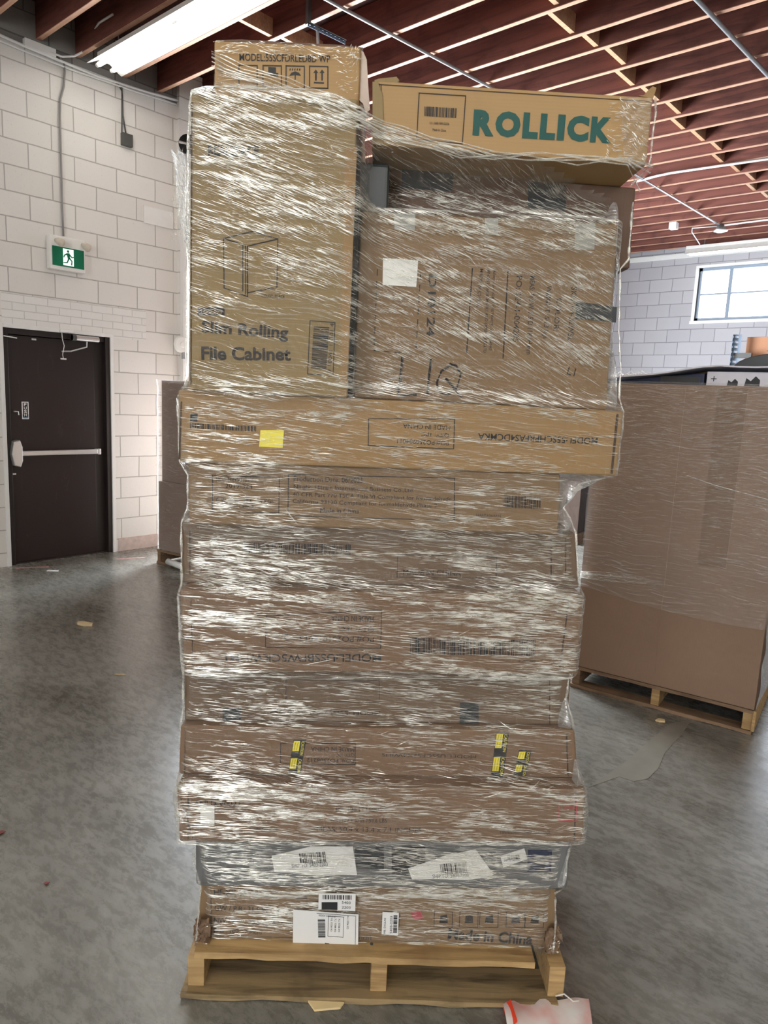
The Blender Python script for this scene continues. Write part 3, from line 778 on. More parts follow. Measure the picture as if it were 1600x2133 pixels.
mb = MB(); mb.add([(.33, -.018, .004), (.43, -.02, .006), (.42, -.036, .003), (.35, -.045, .002), (.33, -.018, .010), (.43, -.02, .011), (.42, -.034, .008), (.35, -.043, .006)],
                  [(0, 1, 2, 3), (7, 6, 5, 4), (0, 4, 5, 1), (1, 5, 6, 2), (2, 6, 7, 3), (3, 7, 4, 0)]); mb.build('split_splinter', M['splinter'], pl)
mb = MB(); 
for x in (.02, .03, PW-.03, .5): mb.tube([(x, .05, SH+.018), (x, .05, SH+.021)], .005, 8)
mb.build('nail_head', M['dark_grey'], pl)
# white strap inside the pallet
mb = MB(); pts = []
for i in range(26):
    f = i/25; pts.append(Vector((.04+.42*f, .10+.10*f, .085-.02*f+.006*math.sin(f*9))))
mb.tube([ST.world(*p) for p in pts], [.004*(1-.6*i/25) for i in range(26)], 6)
tag(mb.build('loose_strap', M['string'], smooth=True), 'pale loose strap lying inside the front opening of the pallet', 'strap')

# cartons, from the pallet up --------------------------------------
c = [(418, 1845), (1158, 1862), (1152, 1992), (410, 1962)]; v = .06
b0, o = carton('cardboard_box', c, v, 1.05, M['cb_mid'], 'bottom brown carton with MADE IN CHINA print standing on the pallet boards', lo=.134, hi='01'); reg(c, v)
ptext(b0, o, 'Made in China', (932, 1956), (1108, 1968), 27, 'ink', .03)
ptext(b0, o, 'HF-XX-3510ALZZ', (446, 1864), (570, 1868), 14, 'ink')
ptext(b0, o, 'GW / P.B.: 31.5 kg (69.4 lb)', (447, 1900), (612, 1906), 17, 'ink')
ptext(b0, o, 'NW / P.N.: 28.5 kg (62.8 lb)', (446, 1926), (610, 1932), 17, 'ink')
ptext(b0, o, 'EAS : 100*57 inch)', (446, 1944), (545, 1948), 13, 'ink')
ptext(b0, o, 'inch)', (745, 1958), (773, 1960), 13, 'ink_soft')
pframe(b0, o, [(440, 1870), (440, 1958)], 'ink_soft', .002, sides=[0])
for i, x in enumerate((905, 958, 1000, 1055, 1095)):
    pframe(b0, o, [(x, 1898), (x+38, 1899), (x+37, 1932), (x-1, 1931)], 'ink_soft', .002)
    pquad(b0, o, [(x+12, 1908), (x+26, 1904), (x+28, 1922), (x+10, 1922)], 'ink_soft', 'handling_symbol')
pquad(b0, o, [(855, 1900), (875, 1896), (882, 1912), (862, 1915)], 'red_ink', 'printed_mark')
pquad(b0, o, [(616, 1866), (640, 1866), (640, 1872), (616, 1872)], 'seam', 'hand_hole')

c = [(404, 1757), (1190, 1766), (1184, 1858), (406, 1850)]; v = .04
b1, o = carton('poly_wrapped_parcel', c, v, 1.08, M['grey_poly'], 'flat grey plastic-bagged parcel with tilted white shipping labels above bottom carton', 'parcel', .02, lo='01', hi='12'); reg(c, v)
pquad(b1, o, [(816, 1764), (886, 1764), (886, 1822), (816, 1820)], 'black', 'dark_panel')
pquad(b1, o, [(1100, 1770), (1150, 1770), (1148, 1815), (1098, 1815)], 'navy', 'dark_panel')
pquad(b1, o, [(740, 1764), (800, 1764), (800, 1810), (740, 1808)], 'dark_plastic', 'dark_panel')
for i, q in enumerate(([(566, 1782), (648, 1762), (735, 1762), (744, 1822), (572, 1815)], [(850, 1808), (925, 1782), (990, 1768), (1022, 1812), (1028, 1822), (975, 1832), (920, 1830), (858, 1830)], [(1042, 1782), (1092, 1766), (1098, 1788), (1048, 1806)])):
    lb = pquad(b1, o, q, 'label', 'shipping_label', .0025)
    cx = sum(p[0] for p in q)/len(q); cy = sum(p[1] for p in q)/len(q); s = (1, 1, .45)[i]
    pbars(b1, o, (cx-30*s, cy-12*s), (cx+25*s, cy-16*s), (cx+28*s, cy+6*s), 18, 'ink_soft', 'label_barcode', .0032, i)
    ptext(b1, o, 'SHIP TO: 5403-2203', (cx-45*s, cy+18*s), (cx+30*s, cy+14*s), 7*s+2, 'ink', 0, .0032, 'label_text')

c = [(368, 1637), (1220, 1645), (1214, 1755), (374, 1754)]; v = -.05
b2, o = carton('cardboard_box', c, v, 1.12, M['cb_brown'], 'wide brown carton with small white barcode label, third layer up from pallet', lo='12', hi='23'); reg(c, v)
ptext(b2, o, 'DANUXV0022', (392, 1680), (502, 1680), 14, 'ink')
pquad(b2, o, [(418, 1678), (447, 1678), (447, 1717), (418, 1717)], 'label', 'white_label', .0025)
ptext(b2, o, 'P0: 12511160098', (700, 1690), (805, 1690), 11)
ptext(b2, o, 'N.W: 27.1 KGS / 59.6 LBS', (690, 1712), (806, 1713), 9)
ptext(b2, o, 'MEAS: 50.4 x 13.4 x 7.1 INCHES', (660, 1731), (878, 1734), 11)
ptext(b2, o, 'MANUFACTURED IN CHINA', (1042, 1736), (1146, 1738), 9)
ptext(b2, o, 'Production Date', (520, 1728), (580, 1729), 7)
pframe(b2, o, [(1166, 1665), (1202, 1666), (1199, 1710), (1164, 1709)], 'red_ink', .003)
ptext(b2, o, '20x32', (1174, 1684), (1200, 1685), 12, 'red_ink')
seam(b2, o, (1200, 1650), (1196, 1750)); seam(b2, o, (392, 1645), (392, 1748), .002)
seam(b2, o, (376, 1660), (402, 1745), .0015)

c = [(376, 1512), (1197, 1522), (1202, 1648), (372, 1640)]; v = .005
b3, o = carton('cardboard_box', c, v, 1.08, M['cb_brown'], 'brown carton with three yellow CAUTION tape strips, fourth layer', lo='23', hi='34'); reg(c, v)
def caution(x, y0, y1, w=26, n=2):
    tp = pquad(b3, o, [(x, y0), (x+w, y0+1), (x+w-12, y1), (x-12, y1-1)], 'ink', 'caution_tape', .002, label='black and yellow caution tape strip')
    L_ = y1-y0; n = max(2, round(L_/48)); st = L_/n
    for i in range(n):
        a, b = y0+i*st+3, y0+i*st+st*.66; sx = lambda yy: x-12*(yy-y0)/L_
        pquad(b3, o, [(sx(a)+1, a), (sx(a)+w*.55, a), (sx(b)+w*.55, b), (sx(b)+1, b)], 'yellow', 'caution_panel', .0026)
        ptext(b3, o, 'CAUTION', (sx(a)+w*.66, a+1), (sx(b)+w*.66, b+8), 6, 'yellow', 0, .0027, 'caution_text')
        for k in (.12, .33): ptext(b3, o, 'Heavy item', (sx(a)+w*k, a+2), (sx(b)+w*k, b-2), 3.0, 'ink', 0, .0030, 'caution_text')
caution(612, 1540, 1612); caution(1034, 1525, 1622); caution(1081, 1562, 1616)
ptext(b3, o, 'MADE IN CHINA', (738, 1556), (648, 1555), 10, 'ink'); ptext(b3, o, 'QTY: 1PC', (738, 1568), (700, 1567), 9, 'ink'); ptext(b3, o, 'PO#: PO2508212', (738, 1580), (640, 1578), 9, 'ink')
pframe(b3, o, [(585, 1548), (740, 1548), (740, 1592), (585, 1590)])
ptext(b3, o, 'MODEL:USSCF52X4WJUS', (992, 1570), (796, 1566), 10, 'ink')
seam(b3, o, (1180, 1530), (1183, 1615)); seam(b3, o, (386, 1520), (385, 1610), .002)

c = [(384, 1398), (1190, 1408), (1180, 1523), (384, 1513)]; v = .035
b4, o = carton('cardboard_box', c, v, 1.06, M['cb_dull'], 'dull brown carton with dark tape patches, fifth layer below the barcode carton', lo='34', hi='45'); reg(c, v)
pquad(b4, o, [(958, 1463), (997, 1464), (997, 1523), (957, 1522)], 'dark_plastic', 'dark_tape_patch')
pquad(b4, o, [(464, 1475), (502, 1475), (502, 1512), (464, 1511)], 'dark_plastic', 'dark_tape_patch')
ptext(b4, o, 'MODEL:55GWPNSD1401054', (792, 1481), (562, 1478), 9, 'ink')
pframe(b4, o, [(596, 1415), (790, 1418), (790, 1462), (596, 1460)], 'ink_soft', .0015)
seam(b4, o, (1145, 1410), (1145, 1518), .003)

c = [(374, 1232), (1215, 1243), (1202, 1405), (384, 1398)]; v = -.035
b5, o = carton('cardboard_box', c, v, 1.12, M['cb_brown'], 'tall brown carton with long black barcode and upside-down MODEL print', lo='45', hi='56'); reg(c, v)
ptext(b5, o, 'MODEL:USSBFW5GKWHM1', (794, 1362), (470, 1362), 17, 'ink', .01)
pframe(b5, o, [(555, 1283), (795, 1270), (793, 1350), (553, 1348)], 'ink_soft', .0022)
ptext(b5, o, 'MADE IN CHINA', (779, 1283), (690, 1282), 12, 'ink'); ptext(b5, o, 'QTY: 1PC', (779, 1305), (708, 1303), 12, 'ink'); ptext(b5, o, 'PO#:PO251016013', (779, 1325), (625, 1323), 13, 'ink')
ptext(b5, o, '2', (603, 1320), (590, 1320), 14, 'ink')
pbars(b5, o, (855, 1328), (1117, 1333), (1116, 1367), 62, 'ink')
ptext(b5, o, 'US55BFWSGKWHM1', (1117, 1320), (1028, 1317), 7); ptext(b5, o, 'S4E3417', (1116, 1374), (1080, 1373), 6)
seam(b5, o, (1185, 1250), (1165, 1398), .004); seam(b5, o, (398, 1250), (402, 1390), .002)

c = [(379, 1090), (1199, 1100), (1206, 1232), (378, 1222)]; v = .03
b6, o = carton('cardboard_box', c, v, 1.08, M['cb_dull'], 'brown carton with faded barcode row, just under the compliance text carton', lo='56', hi='67'); reg(c, v)
pbars(b6, o, (505, 1130), (732, 1134), (731, 1156), 60, 'ink_soft')
ptext(b6, o, 'MADE IN CHINA', (840, 1197), (960, 1199), 11, 'ink_soft'); pframe(b6, o, [(829, 1155), (1035, 1160), (1033, 1204), (827, 1202)], 'ink_soft', .0018)
seam(b6, o, (1148, 1120), (1148, 1205), .004); seam(b6, o, (396, 1105), (396, 1195), .003); seam(b6, o, (1178, 1120), (1178, 1205), .003)

c = [(392, 962), (1168, 985), (1163, 1114), (394, 1092)]; v = -.003
b7, o = carton('cardboard_box', c, v, 1.0, M['cb_mid'], 'narrower brown carton with framed compliance text and Made in China', lo='67', hi='78'); reg(c, v)
pframe(b7, o, [(601, 988), (947, 996), (946, 1084), (600, 1074)], 'ink_soft', .0022); pframe(b7, o, [(443, 990), (582, 994), (581, 1068), (443, 1064)], 'ink_soft', .0022)
ptext(b7, o, 'Production Date: 06/2025', (612, 1002), (756, 1006), 11, 'ink'); ptext(b7, o, 'Ningbo Hitrain International Business Co.,Ltd.', (612, 1020), (862, 1028), 11, 'ink')
ptext(b7, o, '40 CFR Part 770 TSCA Title VI Compliant for formaldehyde', (610, 1036), (940, 1046), 11, 'ink'); ptext(b7, o, 'California 93120 Compliant for formaldehyde,Phase 2', (610, 1050), (910, 1060), 11, 'ink')
ptext(b7, o, 'Made in China', (667, 1068), (748, 1070), 11, 'ink')
ptext(b7, o, 'SKU: HW9012WH', (450, 1002), (534, 1004), 9); ptext(b7, o, '2019-324', (470, 1016), (526, 1018), 9)
ptext(b7, o, 'G.W./N.W.: 38.6/36.4 KGS', (450, 1046), (570, 1049), 9); ptext(b7, o, 'MADE IN CHINA', (455, 1058), (530, 1060), 9)
pbars(b7, o, (1050, 1032), (1128, 1035), (1127, 1060), 30, 'ink_soft'); ptext(b7, o, 'HW9012WH', (1043, 1072), (992, 1070), 6)

c = [(371, 812), (1299, 857), (1285, 992), (373, 962)]; v = -.015
b8, o = carton('cardboard_box', c, v, 1.1, M['cb_tan'], 'widest tan carton with yellow sticker, directly under the two tall boxes', lo='78', hi='89'); reg(c, v)
ptext(b8, o, 'MODEL:55SCHPRFAS4DCMKA', (1245, 912), (996, 902), 14, 'ink', .015)
pframe(b8, o, [(768, 872), (947, 873), (945, 935), (767, 928)], 'ink_soft', .0022)
ptext(b8, o, 'MADE IN CHINA', (938, 886), (840, 882), 10, 'ink'); ptext(b8, o, 'QTY: 1PC', (936, 902), (878, 899), 9, 'ink'); ptext(b8, o, 'PO#:PO250904011', (935, 918), (828, 913), 10, 'ink')
pquad(b8, o, [(543, 896), (592, 896), (589, 933), (540, 930)], 'yellow', 'yellow_sticker', .0025)
pbars(b8, o, (396, 881), (536, 888), (536, 899), 34, 'ink'); pquad(b8, o, [(397, 862), (412, 862), (412, 878), (396, 878)], 'ink', 'printed_mark')
seam(b8, o, (1286, 865), (1274, 985), .006); seam(b8, o, (378, 838), (374, 955), .004)

c = [(398, 200), (742, 300), (721, 828), (392, 822)]
c = [(398, 194), (745, 205), (722, 829), (392, 820)]; v = -.035
b9, o = carton('cardboard_box', c, v, .62, M['cb_olive'], 'tall yellowish carton printed Slim Rolling File Cabinet on the left', lo='89'); reg(c, v)
ptext(b9, o, 'Slim Rolling', (420, 700), (600, 713), 32, 'ink_soft', .03); ptext(b9, o, 'File Cabinet', (420, 750), (606, 752), 28, 'ink_soft', .03)
pquad(b9, o, [(412, 640), (468, 641), (468, 657), (412, 656)], 'ink_soft', 'printed_panel'); ptext(b9, o, 'LOCKING', (420, 654), (462, 655), 10, 'cb_olive', .01, .0022)
ptext(b9, o, 'COLOR: BLACK', (545, 620), (594, 622), 7, 'ink'); ptext(b9, o, 'REALSPACE', (434, 326), (540, 327), 23, 'ink_soft', .04)
P_ = [(466, 497), (516, 513), (579, 498), (528, 482)]
pframe(b9, o, P_, 'ink_soft', .0025); pframe(b9, o, [(466, 497), (467, 600), (516, 618), (516, 513)], 'ink_soft', .0025); pframe(b9, o, [(516, 513), (516, 610), (577, 598), (579, 498)], 'ink_soft', .0025)
pframe(b9, o, [(512, 512), (512, 612)], 'ink_soft', .0025, sides=[0]); pframe(b9, o, [(506, 510), (506, 606)], 'ink_soft', .0025, sides=[0])
pframe(b9, o, [(646, 668), (698, 672), (694, 783), (641, 779)], 'ink', .002)
# rotated barcode: bars horizontal, stacked vertically
pbars(b9, o, (686, 682), (680, 770), (648, 768), 30, 'ink', 'barcode', .0014, 5)
ptext(b9, o, '8 10041 13301 4', (690, 776), (696, 674), 8, 'ink', 0, .0015)
seam(b9, o, (400, 215), (398, 800), .003)
pquad(b9, o, [(720, 310), (744, 306), (722, 826), (708, 826)], 'cb_tan', 'side_fold', .0010)

c = [(752, 440), (1287, 466), (1264, 852), (736, 832)]; v = .03
b10, o = carton('cardboard_box', c, v, .125, M['cb_mid'], 'large square carton with sideways text and handwritten L I Q', lo='89'); reg(c, v)
def stroke(pts, w=.0065, nm='handwriting'):
    v_ = o[1]; q = [ST.px(x, y, v_) for x, y in pts]
    mb = MB(); mb.tube([(a-o[0], -.0012, b-o[2]) for a, b in q], w*.5, 6); mb.build(nm, M['marker'], b10)
stroke([(838, 742), (836, 770), (830, 820), (832, 824), (868, 822)]); stroke([(898, 748), (894, 780), (890, 824)])
stroke([(940, 760), (920, 772), (910, 796), (914, 816), (934, 822), (952, 806), (960, 780), (950, 762), (936, 758)]); stroke([(928, 788), (944, 806), (962, 828)])
ptext(b10, o, 'D10124', (893, 572), (888, 700), 17, 'ink', .02)
pframe(b10, o, [(984, 560), (972, 735)], 'ink_soft', .003, sides=[0]); pframe(b10, o, [(1058, 565), (1048, 745)], 'ink_soft', .003, sides=[0])
def dash(x0, y0, x1, y1, n=7):
    for i in range(n):
        a, b = i/n, (i+.5)/n; pframe(b10, o, [(x0+(x1-x0)*a, y0+(y1-y0)*a), (x0+(x1-x0)*b, y0+(y1-y0)*b)], 'ink_soft', .0022, 'dashed_line', sides=[0])
dash(786, 562, 779, 730); dash(876, 570, 866, 738); dash(779, 730, 866, 738, 4)
for x, s, y0, y1, h in ((1014, 'NINGBO HAIGE IMPORT AND EXPORT CO.,LTD', 560, 735, 7), (1026, 'ADD: JIANGBEI DISTRICT, ZHEJIANG', 562, 730, 6), (1000, 'MADE IN CHINA', 560, 640, 7), (1076, 'PO: 224-1-004205', 575, 712, 12), (1104, 'MEAS: 710 W 515 D 1180 H mm', 575, 738, 11), (1136, 'WEIGHT: 54.3 kgs', 595, 705, 13), (1160, 'COLOR:', 620, 690, 11), (1190, 'SKU: H4-32W5L', 598, 710, 12)):
    ptext(b10, o, s, (x, y0), (x-8, y1), h, 'ink_soft', .005)
pquad(b10, o, [(798, 538), (871, 543), (867, 598), (797, 594)], 'label', 'white_sticker', .0035, label='small blank white sticker')
pquad(b10, o, [(1200, 628), (1285, 640), (1283, 672), (1198, 664)], 'dark_plastic', 'packing_tape')
pquad(b10, o, [(1198, 467), (1240, 467), (1238, 520), (1197, 520)], 'tape', 'clear_tape')
pquad(b10, o, [(820, 445), (865, 445), (864, 480), (822, 478)], 'tape', 'clear_tape')
pquad(b10, o, [(1010, 455), (1038, 455), (1038, 490), (1010, 488)], 'tape', 'clear_tape')
ptext(b10, o, 'L1', (1180, 780), (1196, 784), 16, 'ink_soft')

_t13 = [ST.px(775, 300, -.005), ST.px(1347, 344, -.005)]
z13 = lambda u: _t13[0][1]+(_t13[1][1]-_t13[0][1])*(u-_t13[0][0])/(_t13[1][0]-_t13[0][0])-.001
c = [(745, 330), (1326, 380), (1312, 560), (740, 545)]; v = .16
b11, o = carton('cardboard_box', c, v, .7, M['cb_pink'], 'dark brown carton tucked behind and above the large square carton', hi=z13); reg(c, v)
for q in ([(838, 352), (945, 362), (942, 400), (836, 392)], [(1100, 378), (1180, 386), (1178, 440), (1098, 434)]): pquad(b11, o, q, 'dark_plastic', 'dark_tape_patch')

_q = ST.px(1312, 560, .16)[1]; _q2 = ST.px(740, 545, .16)[1]
b15, o15 = carton('cardboard_box', [(740, 545), (1262, 560), (1262, 852), (740, 830)], .16, .7, M['cb_dull'], 'plain brown carton standing right behind the large square carton', lo='89', hi=lambda u: min(_q, _q2)-.001)
b14, o = carton('black_packaging', [(740, 335), (812, 340), (808, 445), (738, 441)], .05, .1, M['dark_plastic'], 'black plastic packaging, its strip painting the shaded gap right of the file cabinet carton', 'packaging', .01)
pquad(b14, o, [(744, 318), (753, 320), (735, 828), (722, 828)], 'black', 'gap_shade_strip', .02, .02)  # dark strip paints the shade of the gap between the cartons

# top left carton 
c = [(446, 86), (752, 100), (747, 200), (446, 186)]
c = [(446, 84), (752, 98), (748, 205), (447, 192)]; v = .03
_t9 = [ST.px(398, 194, -.035), ST.px(745, 205, -.035)]
z9 = lambda u: _t9[0][1]+(_t9[1][1]-_t9[0][1])*(u-_t9[0][0])/(_t9[1][0]-_t9[0][0])
b12, o = carton('cardboard_box', c, v, .75, M['cb_tan_h'], 'small topmost carton printed MODEL:55SCFDRLED8DWP at upper left', lo=z9); reg(c, v)
ptext(b12, o, 'MODEL:55SCFDRLED8D WP', (499, 127), (688, 131), 14, 'ink', .005)
for k, x in enumerate((498, 548, 596, 645)):
    pframe(b12, o, [(x, 136+k*.7), (x+38, 137+k*.7), (x+38, 182+k*.7), (x, 181+k*.7)], 'ink', .0022)
def up_arrow(x):
    pquad(b12, o, [(x-5, 152), (x, 145), (x+5, 152)], 'ink', 'arrow_symbol'); pquad(b12, o, [(x-1.6, 152), (x+1.6, 152), (x+1.6, 168), (x-1.6, 168)], 'ink', 'arrow_symbol')
up_arrow(658); up_arrow(671); pquad(b12, o, [(654, 171), (675, 172), (675, 174.5), (654, 173.5)], 'ink', 'arrow_symbol')
pquad(b12, o, [(603, 158), (607, 152), (615, 149), (623, 152), (627, 158), (615, 156)], 'ink', 'umbrella_symbol'); pquad(b12, o, [(614, 156), (616, 156), (616, 172), (614, 172)], 'ink', 'umbrella_symbol')
for i in range(5): pquad(b12, o, [(604+i*5, 143), (606+i*5, 143), (605+i*5, 147), (603+i*5, 147)], 'ink', 'umbrella_symbol')
pquad(b12, o, [(559, 140), (575, 141), (575, 152), (580, 153), (580, 160), (556, 158), (559, 150)], 'ink', 'handling_symbol')
# torn pale liner at the right end of the carton
q = [ST.px(*p, v) for p in ((752, 100), (757, 104), (764, 120), (768, 190), (771, 225), (762, 232), (756, 212), (748, 205))]
mb = MB(); mb.prism([(a-o[0], b-o[2]) for a, b in q], lambda a, b, d: (a, d, b), .01, .02); mb.build('torn_flap', M['pale_edge'], b12, label='pale torn cardboard liner')
q = [ST.px(*p, v) for p in ((446, 74), (500, 73), (600, 79), (700, 84), (756, 90), (752, 99), (600, 92), (446, 86))]
mb = MB(); mb.prism([(a-o[0], b-o[2]) for a, b in q], lambda a, b, d: (a, d, b), .02, .6); mb.build('top_flap', M['cb_pink'], b12)

# ROLLICK carton
c = [(780, 166), (1362, 203), (1345, 346), (782, 294)]
c = [(782, 168), (1360, 203), (1347, 344), (775, 300)]; v = -.005
b13, o = carton('cardboard_box', c, v, .62, M['cb_tan_h'], 'long tan carton with green ROLLICK lettering lying on top at right', bevel=.004); reg(c, v)
for ch, xa, xb in (('R', 984, 1028), ('O', 1030, 1082), ('L', 1087, 1119), ('L', 1123, 1155), ('I', 1159, 1174), ('C', 1179, 1224), ('K', 1228, 1272)):
    yb_ = lambda x: 282+(x-984)*17/284
    ptext(b13, o, ch, (xa, yb_(xa)), (xb, yb_(xb)), 50, 'teal', .062, .0015, 'printed_letter')
pframe(b13, o, [(873, 194), (970, 200), (963, 300), (868, 290)], 'ink_soft', .002)
pbars(b13, o, (884, 222), (952, 226), (951, 246), 26, 'ink')
ptext(b13, o, '121-3489-989-22256', (895, 259), (936, 261), 4.5, 'ink'); ptext(b13, o, 'Made in China', (901, 273), (929, 275), 5, 'ink')
mb = MB()
q = [ST.px(*p, v) for p in ((1332, 198), (1346, 196), (1352, 186), (1361, 178), (1369, 181), (1366, 192), (1362, 204))]
mb.prism([(a-o[0], b-o[2]) for a, b in q], lambda a, b, d: (a, d, b), .004, .03); mb.build('torn_flap', M['cb_tan'], b13)
q = [ST.px(*p, v) for p in ((780, 165), (790, 162), (826, 158), (832, 165), (828, 170), (782, 172))]
mb = MB(); mb.prism([(a-o[0], b-o[2]) for a, b in q], lambda a, b, d: (a, d, b), .004, .5); mb.build('torn_flap', M['cb_olive'], b13)
q = [ST.px(*p, v) for p in ((776, 172), (784, 172), (800, 200), (802, 300), (776, 300))]
pquad(b13, o, [(776, 172), (786, 170), (797, 200), (800, 302), (776, 300)], 'cb_olive', 'worn_corner', .004)
seam(b13, o, (786, 176), (1355, 212), .0018); 
for a, b in (((790, 175), (798, 290)), ((794, 178), (790, 292))): seam(b13, o, a, b, .0015)

# ------------------------------------------------------------------ stretch wrap of the main stack
RIGHT = [(1153, 1985), (1158, 1930), (1157, 1862), (1172, 1855), (1180, 1800), (1190, 1758), (1215, 1750), (1223, 1650), (1215, 1632), (1199, 1575), (1197, 1520), (1190, 1490), (1180, 1455), (1186, 1410), (1200, 1388), (1215, 1240), (1206, 1215), (1200, 1110), (1188, 1080), (1174, 1058), (1188, 1030), (1206, 1008), (1285, 990), (1300, 860), (1290, 828), (1294, 770), (1290, 690), (1293, 560), (1310, 540), (1321, 400), (1328, 378), (1330, 340)]
LEFT = [(408, 1960), (418, 1850), (403, 1800), (403, 1762), (372, 1750), (367, 1640), (376, 1600), (376, 1510), (381, 1480), (381, 1400), (375, 1350), (371, 1240), (378, 1215), (377, 1090), (390, 1060), (391, 990), (374, 962), (369, 830), (387, 800), (388, 700), (391, 300), (397, 200), (408, 188), (436, 178), (441, 108), (446, 70), (447, 60)]
TOP = [(300, 102), (440, 106), (505, 135), (600, 165), (700, 198), (760, 230), (800, 252), (870, 276), (960, 300), (1100, 328), (1200, 350), (1320, 376), (1400, 380)]
def prof(lst, v): 
    q = sorted([ST.px(x, y, v)[::-1] for x, y in lst]); return np.array([a for a, b in q]), np.array([b for a, b in q])
zr, ur = prof(RIGHT, .01); zl, ul = prof(LEFT, .01)
tp = sorted([ST.px(x, y, -.01) for x, y in TOP]); tu = np.array([a for a, b in tp]); tz = np.array([b for a, b in tp])
NZ, NU = 500, 150
zs = np.linspace(.118, 2.42, NZ); dz = zs[1]-zs[0]
us = np.linspace(-.09, 1.16, 260); du = us[1]-us[0]
hf = np.full((NZ, len(us)), .30)
UU, ZZ = np.meshgrid(us, zs)
for cpx, v in BOX:
    q = [ST.px(x, y, v) for x, y in cpx]; ins = np.ones_like(UU, bool)
    for i in range(4):
        (ax, az), (bx_, bz) = q[i], q[(i+1) % 4]       # TL,TR,BR,BL clockwise
        ins &= ((bx_-ax)*(ZZ-az)-(bz-az)*(UU-ax)) <= .0008
    hf = np.where(ins, np.minimum(hf, v), hf)
# tension: the film takes a smoothed lower envelope in height, a wider one across
def minf(a, r, ax):
    out_ = a.copy()
    for k in range(1, r+1):
        s1 = np.roll(a, k, ax); s2 = np.roll(a, -k, ax)
        if ax == 0: s1[:k] = a[:k]; s2[-k:] = a[-k:]
        else: s1[:, :k] = a[:, :k]; s2[:, -k:] = a[:, -k:]
        out_ = np.minimum(out_, np.minimum(s1, s2))
    return out_
def blur(a, r, ax):
    k = np.hanning(2*r+3)[1:-1]; k /= k.sum()
    pad = np.pad(a, [(r, r) if i == ax else (0, 0) for i in (0, 1)], mode='edge')
    return np.apply_along_axis(lambda x: np.convolve(x, k, 'valid'), ax, pad)
g = minf(hf, 5, 0); g = minf(g, 6, 1); g = blur(g, 5, 0); g = blur(g, 6, 1)
g = np.minimum(g, minf(hf, 1, 0))-.007
HF = g
def film_v(u, z):
    iu = np.clip((u-us[0])/du, 0, len(us)-1.001); iz = np.clip((z-zs[0])/dz, 0, NZ-1.001)
    i0 = iu.astype(int); j0 = iz.astype(int); fu = iu-i0; fz = iz-j0
    return (HF[j0, i0]*(1-fu)+HF[j0, i0+1]*fu)*(1-fz)+(HF[j0+1, i0]*(1-fu)+HF[j0+1, i0+1]*fu)*fz
uL = np.interp(zs, zl, ul); uR = np.interp(zs, zr, ur)
def film_vc(u, z):
    e = np.minimum(u-np.interp(z, zl, ul), np.interp(z, zr, ur)-u); cr = np.clip(1-e/.03, 0, .999)
    return film_v(u, z)+.03*(1-np.sqrt(1-cr**2))
ztop = lambda u: np.interp(u, tu, tz)
wrap = thing('stretch_wrap', tuple(ST.P), ST.a, 'clear plastic stretch film wound around the tall stack of cartons on the pallet', 'stretch film')
# front sheet
verts = []; S = np.linspace(0, 1, NU)
CRN = .03
V = np.empty((NZ, NU, 3))
for j in range(NZ):
    a, b = uL[j], uR[j]
    u = a+(b-a)*(.5-.5*np.cos(math.pi*S))*.35+(b-a)*S*.65
    vv = film_v(u, np.full_like(u, zs[j]))
    e = np.minimum(u-a, b-u); cr = np.clip(1-e/CRN, 0, 1); vv = vv+CRN*(1-np.sqrt(1-cr**2))
    V[j, :, 0] = u; V[j, :, 1] = vv; V[j, :, 2] = zs[j]
# crease relief along the wrap
fr = np.zeros((NZ, NU))
for k in range(NZ*3):
    pass
ph = rng.uniform(0, 6.28, 60); kz = rng.uniform(60, 700, 60); kx = rng.uniform(1, 16, 60); sl_ = rng.uniform(.02, .16, 60)
for i in range(60): fr += np.sin((V[:, :, 2]+V[:, :, 0]*sl_[i])*kz[i]+kx[i]*V[:, :, 0]+ph[i])*(.0016 if kz[i] < 250 else .0007)
fr /= 4.5
V[:, :, 1] += np.clip(fr, -.003, .003)
keep = lambda u, z: z <= ztop(u)
def grid_obj(V, name, mat, parent, keepf=None, smooth=True):
    nz, nu = V.shape[:2]; me = bpy.data.meshes.new(name)
    idx = np.arange(nz*nu).reshape(nz, nu)
    f = np.stack([idx[:-1, :-1], idx[:-1, 1:], idx[1:, 1:], idx[1:, :-1]], -1).reshape(-1, 4)
    if keepf is not None:
        vv = V.reshape(-1, 3); kf = keepf(vv[:, 0], vv[:, 2]); f = f[kf[f].all(1)]
    used = np.unique(f); rm = np.full(nz*nu, -1); rm[used] = np.arange(len(used)); f = rm[f]; vv = V.reshape(-1, 3)[used]
    me.vertices.add(len(vv)); me.vertices.foreach_set('co', vv.reshape(-1))
    me.loops.add(len(f)*4); me.loops.foreach_set('vertex_index', f.reshape(-1).astype(np.int32))
    me.polygons.add(len(f)); me.polygons.foreach_set('loop_start', np.arange(0, len(f)*4, 4, dtype=np.int32)); me.polygons.foreach_set('loop_total', np.full(len(f), 4, np.int32))
    me.update(calc_edges=True); me.validate()
    if smooth: me.polygons.foreach_set('use_smooth', [True]*len(me.polygons))
    me.materials.append(mat); o = bpy.data.objects.new(name, me); COL.objects.link(o); o.parent = parent; return o
grid_obj(V, 'front_film', M['film'], wrap, keep)
